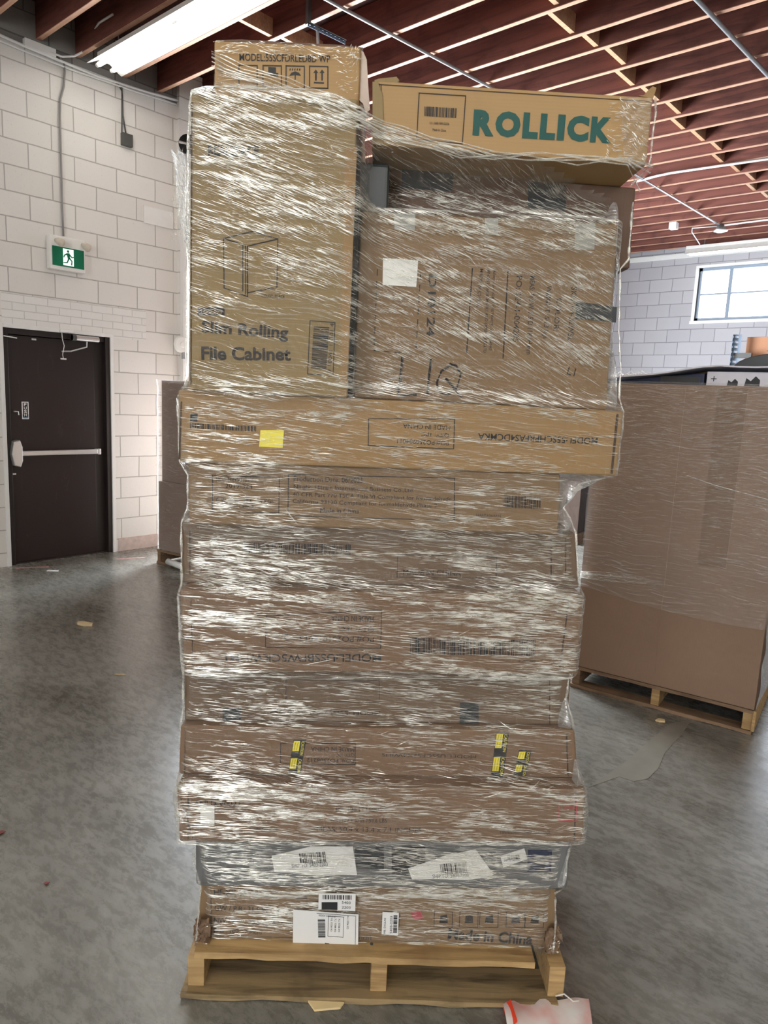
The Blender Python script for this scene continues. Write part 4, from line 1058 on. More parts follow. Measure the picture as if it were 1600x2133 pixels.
# side and back sheets
def side(uarr, vfront, name, flip, ztopside):
    nv = 24; T = np.linspace(0, 1, nv); m_ = zs <= ztopside; zz = zs[m_][::4]; W2 = np.empty((len(zz), nv, 3))
    for j, z in enumerate(zz):
        k = int((z-zs[0])/dz+.5); u = uarr[k]; v0 = vfront[k]
        W2[j, :, 0] = u+(.0025*np.sin(T*40+z*60)); W2[j, :, 1] = v0+(1.17-v0)*T; W2[j, :, 2] = z
    return grid_obj(W2, name, M['film'], wrap)
side(uL, V[:, 0, 1], 'left_film', 0, float(ztop(np.array([-.0]))[0])); side(uR, V[:, -1, 1], 'right_film', 1, 2.14)
mb = MB(); W2 = np.empty((60, 20, 3)); 
for j, z in enumerate(np.linspace(.12, 2.15, 60)):
    a, b = np.interp(z, zs, uL), np.interp(z, zs, uR); W2[j, :, 0] = np.linspace(a, b, 20); W2[j, :, 1] = 1.17+.01*np.sin(z*20+np.arange(20)); W2[j, :, 2] = z
grid_obj(W2, 'back_film', M['film'], wrap)

# individual creases: thin raised film folds along the wrap, glints put into their colour
def creases(n, region, name, parent, mat, dens, slope, vfun, smin=.010, smax=.105, wmin=.00026, wmax=.0011, off=.0015, seed=3, clampu=False):
    r = np.random.default_rng(seed); us_, zs_ = [], []
    (u0, u1), (z0, z1) = region; P_ = []
    while len(P_) < n:
        u = r.uniform(u0, u1, n); z = r.uniform(z0, z1, n); k = r.uniform(0, 1, n) < dens(u, z)
        P_ += list(zip(u[k], z[k]))
    P_ = np.array(P_[:n]); K = 5
    ln = smin+(smax-smin)*r.beta(1.1, 4.5, n); w = wmin+(wmax-wmin)*r.beta(1.2, 3.2, n)*np.clip(ln/.03, .5, 1.3)
    ang = slope(P_[:, 0], P_[:, 1])+r.normal(0, .035, n)+(r.uniform(0, 1, n) < .07)*r.normal(0, .22, n)
    cv = r.normal(0, .05, n); hh = r.uniform(.35, 1.7, n)
    T = np.linspace(-.5, .5, K); verts = np.empty((n, K, 3, 3))
    for i, t in enumerate(T):
        u = P_[:, 0]+np.cos(ang)*ln*t; z = P_[:, 1]+np.sin(ang)*ln*t+cv*ln*(t*t-.08)
        tw = w*(1-abs(2*t)**2*.92)
        su, sz = -np.sin(ang)*tw, np.cos(ang)*tw
        if clampu: u = np.clip(u, np.interp(z, zl, ul)+.002, np.interp(z, zr, ur)-.002)
        v = vfun(u, z)-off
        verts[:, i, 0] = np.stack([u-su, v+.0004, z-sz], -1); verts[:, i, 1] = np.stack([u, v-tw*hh, z], -1); verts[:, i, 2] = np.stack([u+su, v+.0004, z+sz], -1)
    base = np.arange(n)[:, None]*(K*3); fs = []
    for i in range(K-1):
        for j in range(2):
            fs.append(np.concatenate([base+i*3+j, base+(i+1)*3+j, base+(i+1)*3+j+1, base+i*3+j+1], 1))
    f = np.concatenate(fs); vv = verts.reshape(-1, 3)
    me = bpy.data.meshes.new(name); me.vertices.add(len(vv)); me.vertices.foreach_set('co', vv.reshape(-1))
    me.loops.add(len(f)*4); me.loops.foreach_set('vertex_index', f.reshape(-1).astype(np.int32))
    me.polygons.add(len(f)); me.polygons.foreach_set('loop_start', np.arange(0, len(f)*4, 4, dtype=np.int32)); me.polygons.foreach_set('loop_total', np.full(len(f), 4, np.int32))
    me.update(calc_edges=True); me.materials.append(mat)
    o = bpy.data.objects.new(name, me); COL.objects.link(o); o.parent = parent; o['kind'] = 'stuff'; return o
# density blobs given in photo px (cx, cy, rx, ry, strength)
BL = [(600, 260, 260, 70, 1.3), (560, 430, 170, 90, .8), (600, 560, 150, 60, .6), (500, 640, 90, 90, .6), (560, 800, 160, 30, 1.1), (950, 420, 180, 60, 1.2), (1150, 470, 130, 60, 1.1),
      (1240, 640, 60, 130, .9), (900, 620, 130, 100, .6), (1050, 640, 130, 60, .8), (950, 800, 230, 45, .8), (820, 720, 120, 60, .5), (1130, 930, 120, 35, 1.0), (500, 950, 130, 35, 1.5), (700, 870, 230, 30, .7),
      (480, 1050, 100, 50, .8), (1000, 1060, 140, 40, .9), (550, 1180, 180, 50, 1.4), (600, 1240, 250, 30, 1.5), (1000, 1200, 130, 50, 1.4), (1080, 1250, 140, 40, 1.4), (450, 1290, 90, 80, 1.1),
      (640, 1290, 120, 40, 1.1), (1050, 1350, 150, 60, 1.2), (480, 1390, 100, 20, 1.2), (1000, 1450, 180, 60, .8), (600, 1490, 200, 30, .9), (500, 1610, 130, 25, 1.4), (750, 1635, 300, 15, 1.0), (1100, 1625, 110, 15, 1.5),
      (560, 1680, 200, 50, 1.2), (1000, 1700, 200, 40, .7), (700, 1755, 320, 10, 1.1), (550, 1870, 130, 60, 1.3), (900, 1840, 250, 50, .9), (1000, 1890, 150, 30, .8), (560, 1930, 100, 30, 1.0)]
BL += [(520, 165, 60, 28, 1.4), (620, 205, 70, 30, 1.4), (720, 250, 70, 30, 1.3), (820, 285, 70, 26, 1.2), (930, 312, 70, 22, .9), (1060, 340, 80, 20, .8), (1230, 372, 80, 16, .8)]
OPEN = [(520, 725, 110, 45), (670, 725, 40, 60), (1120, 907, 140, 22), (880, 900, 80, 30), (780, 1035, 190, 45), (700, 1325, 120, 55), (980, 1348, 140, 22), (1020, 1950, 100, 25), (510, 1920, 80, 45), (520, 560, 60, 60), (900, 780, 80, 45), (890, 640, 30, 80), (880, 1568, 110, 14), (690, 1568, 60, 22), (620, 1143, 120, 16), (1080, 640, 60, 80), (1000, 1490, 40, 40), (780, 1705, 120, 30)]
OPENU = []
for cx, cy, rx, ry in OPEN:
    a = ST.px(cx, cy, 0); b = ST.px(cx+rx, cy, 0); c_ = ST.px(cx, cy+ry, 0); OPENU.append((a[0], a[1], b[0]-a[0], a[1]-c_[1]))
BLU = []
for cx, cy, rx, ry, s in BL:
    a = ST.px(cx, cy, 0); b = ST.px(cx+rx, cy, 0); c_ = ST.px(cx, cy+ry, 0); BLU.append((a[0], a[1], b[0]-a[0], a[1]-c_[1], s))
NG = rng.uniform(0, 1, (260, 40)); NG2 = rng.uniform(0, 1, (80, 16))
def vnoise(G, u, z, cu, cz):
    a = (u+1)/cu % (G.shape[1]-1); b = (z+.3*u*.2)/cz % (G.shape[0]-1); i = a.astype(int); j = b.astype(int); fa = a-i; fb = b-j
    return (G[j, i]*(1-fa)+G[j, i+1]*fa)*(1-fb)+(G[j+1, i]*(1-fa)+G[j+1, i+1]*fa)*fb
def dens(u, z):
    d = np.full_like(u, .12)+.12*(u > .55)
    for a, b, c_, e, s in BLU: d = d+s*.55*np.exp(-((u-a)/c_)**2-((z-b)/e)**2)
    d = d*np.clip(2.6*vnoise(NG, u, z, .09, .0085)-.55, .04, 1.3)*np.clip(1.9*vnoise(NG2, u, z, .14, .03)-.1, .25, 1.2)
    for a, b, c_, e in OPENU: d = d*(1-.72*np.exp(-((u-a)/c_)**2-((z-b)/e)**2))
    ok = (u > np.interp(z, zl, ul)+.008) & (u < np.interp(z, zr, ur)-.008) & (z < ztop(u)-.01)
    return np.where(ok, np.clip(d, 0, 1), 0)
sz_, sa_ = np.array([.1, .9, 1.4, 1.65, 1.75, 1.95, 2.15, 2.35]), np.radians([-2, -1, -3, -5, -22, -20, -16, -15])
def slp(u, z):
    a = np.interp(z, sz_, sa_); a = a-.16*np.clip((u-.45)*2, -.6, 1)*(z > 1.66)*(z < 2.0)
    return a+.035*np.sin(u*9+z*13)+.02*np.sin(z*41)
creases(35000, ((-.05, 1.1), (.13, 2.4)), 'film_creases', wrap, M['crease'], dens, slp, film_vc, clampu=True)
# small curly wrinkles on the upper half
def dens2(u, z): return dens(u, z)*(z > 1.68)*.9
def slp2(u, z): return slp(u, z)-.15+.45*np.sin(u*57+z*71)
creases(4600, ((-.05, 1.1), (1.66, 2.4)), 'film_wrinkles', wrap, M['crease'], dens2, slp2, film_vc, .004, .022, .0003, .0010, .0015, 9, True)

# rolled upper edge of the film and loose bundles
def film_pts(pxs, v=None, off=.004):
    r_ = []
    for x, y in pxs:
        vv = .0
        for _ in range(4):
            u, z = ST.px(x, y, vv); vv = float(film_v(np.array([u]), np.array([z]))[0])-off
        r_.append((u, vv, z))
    return r_
edge = [(441, 107), (470, 120), (505, 134), (560, 152), (600, 164), (650, 184), (700, 199), (740, 220), (770, 236), (800, 251), (840, 266), (900, 284), (960, 299), (1030, 313), (1100, 327), (1200, 349), (1260, 362), (1322, 376)]
for k in range(5):
    pts = film_pts([(x, y+k*7+3*math.sin(x*.05+k)) for x, y in edge], off=.006)
    mb = MB(); mb.tube(pts, [(.0009+.0013*abs(math.sin(i*1.3+k))) for i in range(len(pts))], 7); mb.build('rolled_edge', M['rope'], wrap, smooth=True)
# rim of film standing off the cartons down both sides, seen edge on as a bright line
def rim(lst, sgn, name):
    q = [ST.px(x, y, .02) for x, y in lst]
    uz = []
    for (a, b), (c_, d) in zip(q[:-1], q[1:]):
        n = max(1, int(math.hypot(c_-a, d-b)/.02)); uz += [(a+(c_-a)*i/n, b+(d-b)*i/n) for i in range(n)]
    mb = MB(); mb.tube([(a+sgn*.0, .022+.002*math.sin(i*2.1), b) for i, (a, b) in enumerate(uz)], [.0028+.0012*math.sin(i*1.7) for i in range(len(uz))], 6)
    mb.build(name, M['rope'], wrap, smooth=True)
rim(RIGHT[:-2], 1, 'side_fold'); rim(LEFT[:-3], -1, 'side_fold')
# gussets: loose webs where the film jumps between cartons on the right
def web(poly, v0, v1, name='loose_web', mat='film_flap'):
    q = [ST.px(x, y, .02) for x, y in poly]; n = len(q)
    cxm = sum(a for a, b in q)/n; czm = sum(b for a, b in q)/n
    vs = [(a, v0+random.uniform(-.006, .006), b) for a, b in q]+[(cxm+(a-cxm)*.5, v1+random.uniform(-.01, .01), czm+(b-czm)*.5) for a, b in q]+[(cxm, v1, czm)]
    fs = [(i, (i+1) % n, n+(i+1) % n, n+i) for i in range(n)]+[(n+i, n+(i+1) % n, 2*n) for i in range(n)]
    mb = MB(); mb.add(vs, fs); o = mb.build(name, M[mat], wrap); 
    md = o.modifiers.new('s', 'SUBSURF'); md.levels = md.render_levels = 2
    return o
web([(1168, 990), (1230, 995), (1283, 990), (1240, 1003), (1206, 1012), (1188, 1032), (1176, 1056), (1168, 1075), (1160, 1050)], .04, .015)
web([(1168, 1062), (1186, 1075), (1198, 1105), (1170, 1118), (1158, 1112)], .03, .01)
web([(1290, 700), (1294, 770), (1292, 830), (1300, 852), (1262, 850), (1268, 780)], .06, .03)
web([(1180, 1440), (1192, 1490), (1199, 1530), (1170, 1522), (1160, 1516), (1168, 1480)], .03, .005)
web([(1190, 1560), (1204, 1590), (1216, 1632), (1180, 1640), (1190, 1610)], .0, -.03)
web([(1288, 470), (1314, 545), (1292, 560), (1292, 640), (1286, 600)], .08, .05)
web([(1160, 1860), (1182, 1800), (1189, 1765), (1184, 1850), (1172, 1858)], .04, .02)
web([(1322, 385), (1316, 470), (1310, 545), (1296, 556), (1286, 470), (1296, 400)], .12, .10)
# film over the right end of the ROLLICK carton
V2 = np.empty((26, 16, 3)); q0 = [ST.px(*p, -.01) for p in ((1290, 205), (1375, 205), (1352, 356), (1300, 345))]
for i in range(26):
    for j in range(16):
        a, b = i/25, j/15
        top = np.array(q0[0])*(1-b)+np.array(q0[1])*b; bot = np.array(q0[3])*(1-b)+np.array(q0[2])*b; p = top*(1-a)+bot*a
        V2[i, j] = (p[0], -.014-.004*math.sin(a*23+b*17)+(.05*max(0, b-.8)/.2), p[1])
grid_obj(V2, 'end_film', M['film_top'], wrap)
def dens3(u, z): return np.full_like(u, .9)
ue = (q0[0][0]-.02, q0[1][0]-.02); ze = (q0[2][1]+.02, q0[0][1]-.005)
creases(170, (ue, ze), 'film_creases', wrap, M['crease'], dens3, lambda u, z: -.4+.5*np.sin(u*80+z*30), lambda u, z: np.full_like(u, -.016), .006, .035, .0005, .0018, .002, 21)
# folds on the top left carton
u0_, u1_ = ST.px(448, 95, .02)[0], ST.px(748, 95, .02)[0]; z0_, z1_ = ST.px(600, 200, .02)[1], ST.px(600, 88, .02)[1]
creases(150, ((u0_, u1_), (z1_-.03, z1_-.002)), 'film_creases', wrap, M['crease'], dens3, lambda u, z: -.05+.3*np.sin(u*50+z*30), lambda u, z: np.full_like(u, .02), .006, .05, .0004, .0018, .002, 22)
creases(80, ((u1_-.05, u1_), (z0_+.01, z1_)), 'film_creases', wrap, M['crease'], dens3, lambda u, z: .5+.9*np.sin(u*80+z*30), lambda u, z: np.full_like(u, .02), .005, .03, .0004, .0016, .002, 23)
# white rope of film from the ROLLICK end down to the stack corner
pts = [ST.px(x, y, .0) for x, y in ((1376, 190), (1377, 225), (1370, 270), (1366, 320), (1362, 340), (1345, 358), (1330, 372), (1322, 382))]
mb = MB(); mb.tube([(a, .03, b) for a, b in pts], .0028, 7); mb.build('twisted_tail', M['rope'], wrap, smooth=True)
# bunched tail hanging on the upper left
tail = [(358, 318, 10), (366, 325, 16), (374, 350, 16), (378, 400, 14), (382, 450, 12), (386, 490, 9), (390, 530, 5)]
V3 = np.empty((60, 18, 3))
for i in range(60):
    f = i/59; y = 316+f*214; x = np.interp(y, [t[1] for t in tail], [t[0] for t in tail])+6; wd_ = np.interp(y, [t[1] for t in tail], [t[2] for t in tail])
    for j in range(18):
        g_ = j/17*2-1; u, z = ST.px(x+g_*wd_, y, .03)
        V3[i, j] = (u, .03+.016*math.sin(g_*5+f*6)+.006*math.sin(g_*17+f*31), z)
grid_obj(V3, 'hanging_tail', M['film_flap'], wrap)
creases(90, ((ST.px(362, 400, .02)[0], ST.px(392, 400, .02)[0]), (ST.px(375, 500, .02)[1], ST.px(375, 320, .02)[1])), 'film_creases', wrap, M['crease_far'], dens3, lambda u, z: 1.9+.5*np.sin(u*90+z*40), lambda u, z: np.full_like(u, .012), .01, .05, .0004, .0012, .002, 25)
# pinched torn film and crushed carton corners at the base
for (x, y, sg_) in ((420, 1945, -1), (1152, 1962, 1)):
    u, z = ST.px(x, y, .03); G_ = np.empty((14, 12, 3))
    for i in range(14):
        for j in range(12):
            a, b = i/13-.5, j/11-.5; n_ = mnoise.noise(Vector((a*9, b*9, x))); n2 = mnoise.noise(Vector((a*22, b*20, x+5)))
            G_[i, j] = (u+b*.05*(1-.5*abs(a))+.008*n2, .036-.018*n_-.012*n2, z+a*.085+.006*n_)
    grid_obj(G_, 'crushed_corner', M['cb_brown'], wrap, smooth=False)
    creases(26, ((u-.02, u+.02), (z-.02, z+.04)), 'film_creases', wrap, M['crease'], dens3, lambda u, z: 1.2+.9*np.sin(u*300+z*200), lambda u, z: np.full_like(u, .012), .006, .025, .0004, .0012, .002, 51)

# shipping labels stuck on the outside of the film
def sticker(pts, label, name='shipping_label', off=.0045):
    P_ = film_pts(pts, off=off); vm = min(p[1] for p in P_)
    o0 = (0, vm, 0); q = [ST.px(x, y, vm) for x, y in pts]
    t = thing(name, tuple(ST.world(q[-1][0], vm, q[-1][1])), ST.a, label, 'label')
    o0 = (q[-1][0], vm, q[-1][1]); mb = MB(); mb.prism([(a-o0[0], b-o0[2]) for a, b in q], lambda a, b, d: (a, d, b), 0, .001); mb.build('label_sheet', M['label'], t)
    return t, o0
t, o = sticker([(611, 1895), (747, 1905), (746, 1975), (610, 1968)], 'large white shipping label on film near the pallet, lower of two', off=.007)
pbars(t, o, (662, 1914), (663, 1953), (678, 1953), 20, 'ink', 'barcode', .0006, 3); 
pquad(t, o, [(677, 1964), (686, 1965), (686, 1971), (677, 1970)], 'ink', 'printed_mark', .0008)
pframe(t, o, [(660, 1902), (741, 1908), (740, 1972)], 'ink_soft', .001, 'printed_border', .0008, [0, 1]); pframe(t, o, [(684, 1908), (683, 1950), (715, 1952), (716, 1910)], 'ink_soft', .001, 'printed_border', .0008)
for k, (x, y) in enumerate(((692, 1940), (700, 1941), (708, 1941), (726, 1935))): ptext(t, o, 'CA 90221 TX', (x, y), (x+1, y-28), 3.5, 'ink', 0, .0009, 'label_text')
ptext(t, o, 'FEDEX GROUND', (664, 1908), (700, 1911), 4, 'ink', 0, .0009, 'label_text')
t, o = sticker([(664, 1861), (741, 1862), (740, 1898), (663, 1894)], 'smaller white label partly behind the large shipping label', off=.004)
pquad(t, o, [(670, 1879), (703, 1879), (703, 1895), (670, 1894)], 'ink', 'printed_panel', .0008); ptext(t, o, '5403', (712, 1882), (730, 1883), 6, 'ink', 0, .0009, 'label_text'); ptext(t, o, '2203', (712, 1892), (730, 1893), 6, 'ink', 0, .0009, 'label_text')
pbars(t, o, (672, 1864), (734, 1865), (734, 1874), 24, 'ink_soft', 'barcode', .0006, 4)
t, o = sticker([(797, 1900), (831, 1902), (829, 1949), (795, 1946)], 'small upright white label on film left of Made in China', off=.005)
pbars(t, o, (820, 1906), (819, 1944), (827, 1944), 16, 'ink', 'barcode', .0006, 6); ptext(t, o, '5403-2203', (817, 1944), (818, 1908), 5, 'ink', 0, .0009, 'label_text'); ptext(t, o, 'MB. DALLAS', (803, 1944), (804, 1912), 4, 'ink', 0, .0009, 'label_text')

# ------------------------------------------------------------------ right-hand pallet load
FR = Frame((-1.80, 3.82, 0), R(7.2))
GW, GD, GT = .975, 1.15, 1.80
rp = thing('wooden_pallet', tuple(FR.P), FR.a, 'dark brown wooden pallet under the large wrapped bulk box at right', 'pallet')
for x in (0, GW/2-.03, GW-.05):
    mb = MB(); mb.box((x, .012, .02), (x+.045, GD, .115)); mb.build('stringer', M['pal'] if x > .1 else M['pal_brown'], rp, bevel=.003)
for i, yy in enumerate((-.0, .5, GD-.1)):
    mb = MB(); jag(mb, (-.01, yy-.0, 0), (GW, yy+.1, .02), amp=.004); weld(mb.build('bottom_board', M['pal_brown'], rp))
for k in range(7):
    mb = MB(); jag(mb, (-.005, .0+k*.165, .115), (GW-.0, .1+k*.165, .135), amp=.004); weld(mb.build('deck_board', M['pal_brown'], rp))
mb = MB(); mb.box((GW-.005, .0, .02), (GW+.012, GD, .135)); mb.build('side_board', M['pal'], rp, bevel=.003)
gy = thing('bulk_box', tuple(FR.world(0, .005, .137)), FR.a, 'huge brown bulk cardboard box wrapped in film at the right edge', 'bulk box')
H1 = GT-.137
mb = MB(); th = .012
mb.box((0.0, 0, 0), (GW, th, H1)); mb.box((0.0, GD-th, 0), (GW, GD, H1)); mb.box((0.0, th, 0), (th, GD-th, H1)); mb.box((GW-th, th, 0), (GW, GD-th, H1)); mb.box((th, th, 0), (GW-th, GD-th, .01))
mb.build('carton_body', M['cb_gaylord'], gy, bevel=.003)
for x, w in ((.455, .010), (.62, .14)):
    mb = MB(); mb.box((x, -.002, .72 if w > .1 else .0), (x+w, 0, H1-.01)); mb.build('overlapping_panel', M['cb_brown' if w > .1 else 'cb_gaylord'], gy)
# printed carton above the rim, beside a navy block painting the dark interior
cn = thing('dark_interior', tuple(FR.world(.02, .05, 1.2)), FR.a, 'dark navy block painting the dark interior above the rim of the bulk box', 'carton')
mb = MB(); mb.hexa([(0, 0, 0), (0, .7, 0), (.52, .7, 0), (.52, 0, 0), (0, 0, .61), (0, .7, .61), (.52, .7, .665), (.52, 0, .665)]); mb.build('carton_body', M['navy'], cn, bevel=.004)
mb = MB(); mb.box((.30, -.002, .61), (.50, 0, .645)); mb.build('printed_panel', M['dark_plastic'], cn)
pc = thing('printed_carton', tuple(FR.world(.555, .03, 1.2)), FR.a, 'pale printed carton with black pictures beside the dark opening', 'carton')
mb = MB(); mb.box((0, 0, 0), (.40, .6, .672)); mb.build('carton_body', M['print_grey'], pc, bevel=.004)
mb = MB(); mb.box((.022, -.0015, .633), (.048, 0, .637)); mb.box((.033, -.0015, .622), (.037, 0, .648)); mb.build('plus_symbol', M['ink'], pc)
for x, w, h in ((.10, .05, .035), (.18, .07, .05), (.30, .05, .045), (.37, .04, .03)):
    mb = MB(); mb.prism([(x, .602), (x+w*.1, .602+h*.8), (x+w*.4, .602+h*.5), (x+w*.7, .602+h), (x+w, .602+h*.6), (x+w, .602)], lambda a, b, d: (a, d, b), -.0015, 0); mb.build('printed_picture', M['ink'], pc)
# lid sheet on top
class _P: pass
ld = gy; LO = (-.02, -.025, GT-.137)
mb = MB(); xs = np.linspace(0, 1.2, 16)
def lz(x): return .012+.082*min(1, (x/.62))**1.1+(.004*math.sin(x*14))
for i in range(15):
    a, b = xs[i], xs[i+1]; mb.hexa([(a, 0, lz(a)), (a, 1.15, lz(a)), (b, 1.15, lz(b)), (b, 0, lz(b)), (a, 0, lz(a)+.007), (a, 1.15, lz(a)+.007), (b, 1.15, lz(b)+.007), (b, 0, lz(b)+.007)])
lidm = weld(mb.build('lid', M['print_grey'], ld, label='bowed pale lid sheet draped with film')); lidm.location = LO
mb = MB()
for i in range(14):
    mb.tube([(.02*i, -.004, lz(.02*i)+.01), (.02*i+.015, .02, lz(.02*i)+.022+.012*math.sin(i*2.3)), (.02*i+.03, .04, lz(.02*i)+.01)], .004, 5)
mb.build('crumpled_film', M['rope'], lidm, smooth=True)
mb = MB(); mb.add([(.38, .3, lz(.4)), (.55, .3, lz(.5)), (.46, .32, lz(.4)+.045), (.38, .33, lz(.4)), (.55, .33, lz(.5)), (.46, .35, lz(.4)+.045)], [(0, 1, 2), (3, 5, 4), (0, 2, 5, 3), (2, 1, 4, 5)]); mb.build('folded_corner', M['cb_tan'], lidm)
# its film
wr = thing('stretch_wrap', tuple(FR.P), FR.a, 'stretch film around the upper part of the bulk box at right', 'stretch film')
nz, nu = 130, 120
V4 = np.empty((nz, nu, 3)); per = np.linspace(GD, GW+2*GD, nu)
for j, z in enumerate(np.linspace(.62, 1.812, nz)):
    for i, s in enumerate(per):
        if s < GD: x, y = -.015, GD-s
        elif s < GD+GW: x, y = s-GD, -.012
        else: x, y = GW+.015, s-GD-GW
        n_ = mnoise.noise(Vector((s*3, z*14, 0)))*.006
        zz = z+ (.05*math.sin(s*2.5) if j == 0 else 0)
        V4[j, i] = (x+(n_ if y > 0 else 0), y+(n_ if y <= 0 else 0)-.004, zz)
grid_obj(V4, 'front_film', M['film_far'], wr)
V5 = np.empty((40, 10, 3))
for j, z in enumerate(np.linspace(.14, .62, 40)):
    for i in range(10): V5[j, i] = (GW+.012+.004*math.sin(z*30+i), i/9*GD, z)
grid_obj(V5, 'side_film', M['film_flap'], wr)
def dR(u, z):
    d = .15+.6*(z > 1.2)+.5*np.exp(-((z-1.12)/.03)**2)+.6*(z > 1.45)*(u > .42)-.35*((u > .3)*(u < .62)*(z < 1.4))
    return np.clip(d, 0.03, 1)*(z > .7)
creases(2300, ((.01, GW-.01), (.66, 1.79)), 'film_creases', wr, M['crease_far'], dR, lambda u, z: .06*np.sin(u*7+z*9)-.02+.12*(u > .5)*(z > 1.3), lambda u, z: np.full_like(u, -.022), .01, .14, .0004, .0014, .001, 31)
mb = MB(); mb.tube([FR.world(.0, -.03, 1.62)-FR.P, ] if 0 else [(p_[0], -.03, p_[1]) for p_ in (FR.px(1430, 990, -.03), FR.px(1490, 1011, -.03), FR.px(1604, 1042, -.03))], .0022, 6); mb.build('film_cord', M['rope'], wr, smooth=True)
mb = MB()
for k in range(9):
    e_ = [FR.px(x, y, -.026) for x, y in ((1209, 1190+k*1.6), (1262, 1192+k*2.0+2*math.sin(k)), (1330+9*k, 1199+k*2.6))]
    mb.tube([(a, -.026, b) for a, b in e_], [.0016, .0014, .0005], 5)
mb.build('rolled_edge', M['rope'], wr, smooth=True)

# rack post and orange carton behind, on shelving near the back wall
Pp = on_y(1522, 766, 9.5); Pt = on_y(1534, 697, 9.5)
rk = thing('storage_rack', (Pp.x, 9.5, 0), 0, 'blue-grey slotted storage rack upright behind the bulk box', 'storage rack')
zt = Pt.z
slotted(rk, (0, 0, 0), (0, 0, zt), .085, (0, -1, 0), 44, None).build('slotted_post', M['blue_grey'], rk)
slotted(rk, (0, 0, 0), (0, 0, zt), .05, (-1, 0, 0), 44, None).build('slotted_post', M['blue_grey'], rk)
mb = MB(); mb.box((-.02, .9, 0), (.04, .95, zt-.1)); mb.build('rear_post', M['blue_grey'], rk)
mb = MB(); mb.box((.0, .04, 1.9), (2.6, .09, 1.96)); mb.box((0, .85, 1.9), (2.6, .9, 1.96)); mb.build('shelf_beam', M['blue_grey'], rk)
mb = MB(); mb.box((.0, .02, 1.96), (2.6, .92, 1.975)); mb.build('shelf_board', M['pal_brown'], rk)
mb = MB(); mb.box((.02, -.01, zt-.28), (.22, .03, zt-.22)); mb.build('short_arm', M['dark_grey'], rk)
mb = MB(); mb.box((2.52, 0, 0), (2.6, .05, zt)); mb.box((2.52, .9, 0), (2.6, .95, zt)); mb.build('rear_post', M['blue_grey'], rk)
oa = on_y(1549, 765, 9.6); ob = on_y(1553, 702, 9.6)
oc = thing('cardboard_box', (oa.x, 9.6, 1.976), 0, 'orange-brown carton with scribbled writing on the rack shelf', 'cardboard box')
mb = MB(); mb.box((0, 0, 0), (.62, .5, ob.z-1.976)); mb.build('carton_body', M['cb_orange'], oc, bevel=.006)
put_text('¬NOV', oc, (.24, ob.z-1.976-.20), (.5, ob.z-1.976-.18), .055, -.002, M['ink_soft'], 0, 'handwriting')
k_ = [(.20+.30*math.cos(t), .085*math.sin(t)) for t in [math.pi*i/16 for i in range(17)]]
ar = MB(); ar.prism(k_, lambda a, b, d: (a, d, b), 0, .3); o = ar.build('dark_bundle', M['dark_plastic'], bevel=.004)
o.location = FR.world(.74, .25, GT+.105); o.rotation_euler = (0, 0, FR.a); tag(o, 'dark rounded bundle lying on the lid of the bulk box', 'bundle')

# ------------------------------------------------------------------ left-hand pallet load
FL = Frame((-6.02, 3.575, 0), R(7.2))
lp = thing('wooden_pallet', tuple(FL.P), FL.a, 'dark pallet under the wrapped brown load near the exit door', 'pallet')
for x in (0, .5, .95):
    mb = MB(); mb.box((x, .01, .02), (x+.045, 1.0, .115)); mb.build('stringer', M['pal_brown'], lp)
for yy in (0, .45, .9):
    mb = MB(); mb.box((0, yy, 0), (1.0, yy+.1, .02)); mb.build('bottom_board', M['pal_brown'], lp)
for k in range(6):
    mb = MB(); mb.box((0, k*.18, .115), (1.0, k*.18+.1, .135)); mb.build('deck_board', M['pal_brown'], lp)
tz_ = FL.px(335, 792)[1]
lb = thing('wrapped_load', tuple(FL.world(.0, .01, .137)), FL.a, 'tall brown film-wrapped load standing behind the left of the stack', 'wrapped load')
hm = FL.px(335, 1003)[1]-.137
mb = MB(); mb.box((.02, 0, 0), (1.0, .98, hm)); mb.build('lower_carton', M['cb_left'], lb, bevel=.006)
mb = MB(); mb.box((.045, .02, hm+.002), (1.0, .98, tz_-.137)); mb.build('upper_carton', M['cb_left'], lb, bevel=.006)
V6 = np.empty((70, 60, 3)); per = np.linspace(0, 2.0, 60)
for j, z in enumerate(np.linspace(.0, tz_-.13, 70)):
    for i, s in enumerate(per):
        x, y = (-.005, 1.0-s) if s < 1.0 else (s-1.0, -.012)
        n_ = mnoise.noise(Vector((s*4, z*9, 3)))*.008
        V6[j, i] = (x+n_, y+n_, z)
grid_obj(V6, 'film_sheet', M['film_far'], lb)
creases(260, ((.0, .30), (.0, tz_-.15)), 'film_creases', lb, M['crease_far'], lambda u, z: np.clip(.3+.9*np.exp(-((z-.95)/.15)**2), 0, 1), lambda u, z: .25*np.sin(z*6+u*8), lambda u, z: np.full_like(u, -.018), .02, .16, .0006, .002, .001, 41)
P = on_floor(368, 1160)
pr = MB(); _r = FL.px(350, 1164, -.03); A_ = FL.world(_r[0], -.03, .05); B_ = FL.world(_r[0]+.35, -.06, .04); pr.tube([A_, B_], .03, 14)
tag(pr.build('paper_roll', M['paper_roll'], smooth=True), 'white roll lying in the opening of the left pallet', 'roll')

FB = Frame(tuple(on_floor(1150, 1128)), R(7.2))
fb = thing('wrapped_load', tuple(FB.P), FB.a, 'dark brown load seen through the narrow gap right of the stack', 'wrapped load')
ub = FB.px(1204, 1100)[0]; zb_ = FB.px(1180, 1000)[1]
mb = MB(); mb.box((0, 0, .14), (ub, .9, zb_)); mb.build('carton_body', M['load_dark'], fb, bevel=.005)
mb = MB(); mb.box((0, 0, 0), (ub, .9, .139)); mb.build('base', M['pal_brown'], fb)

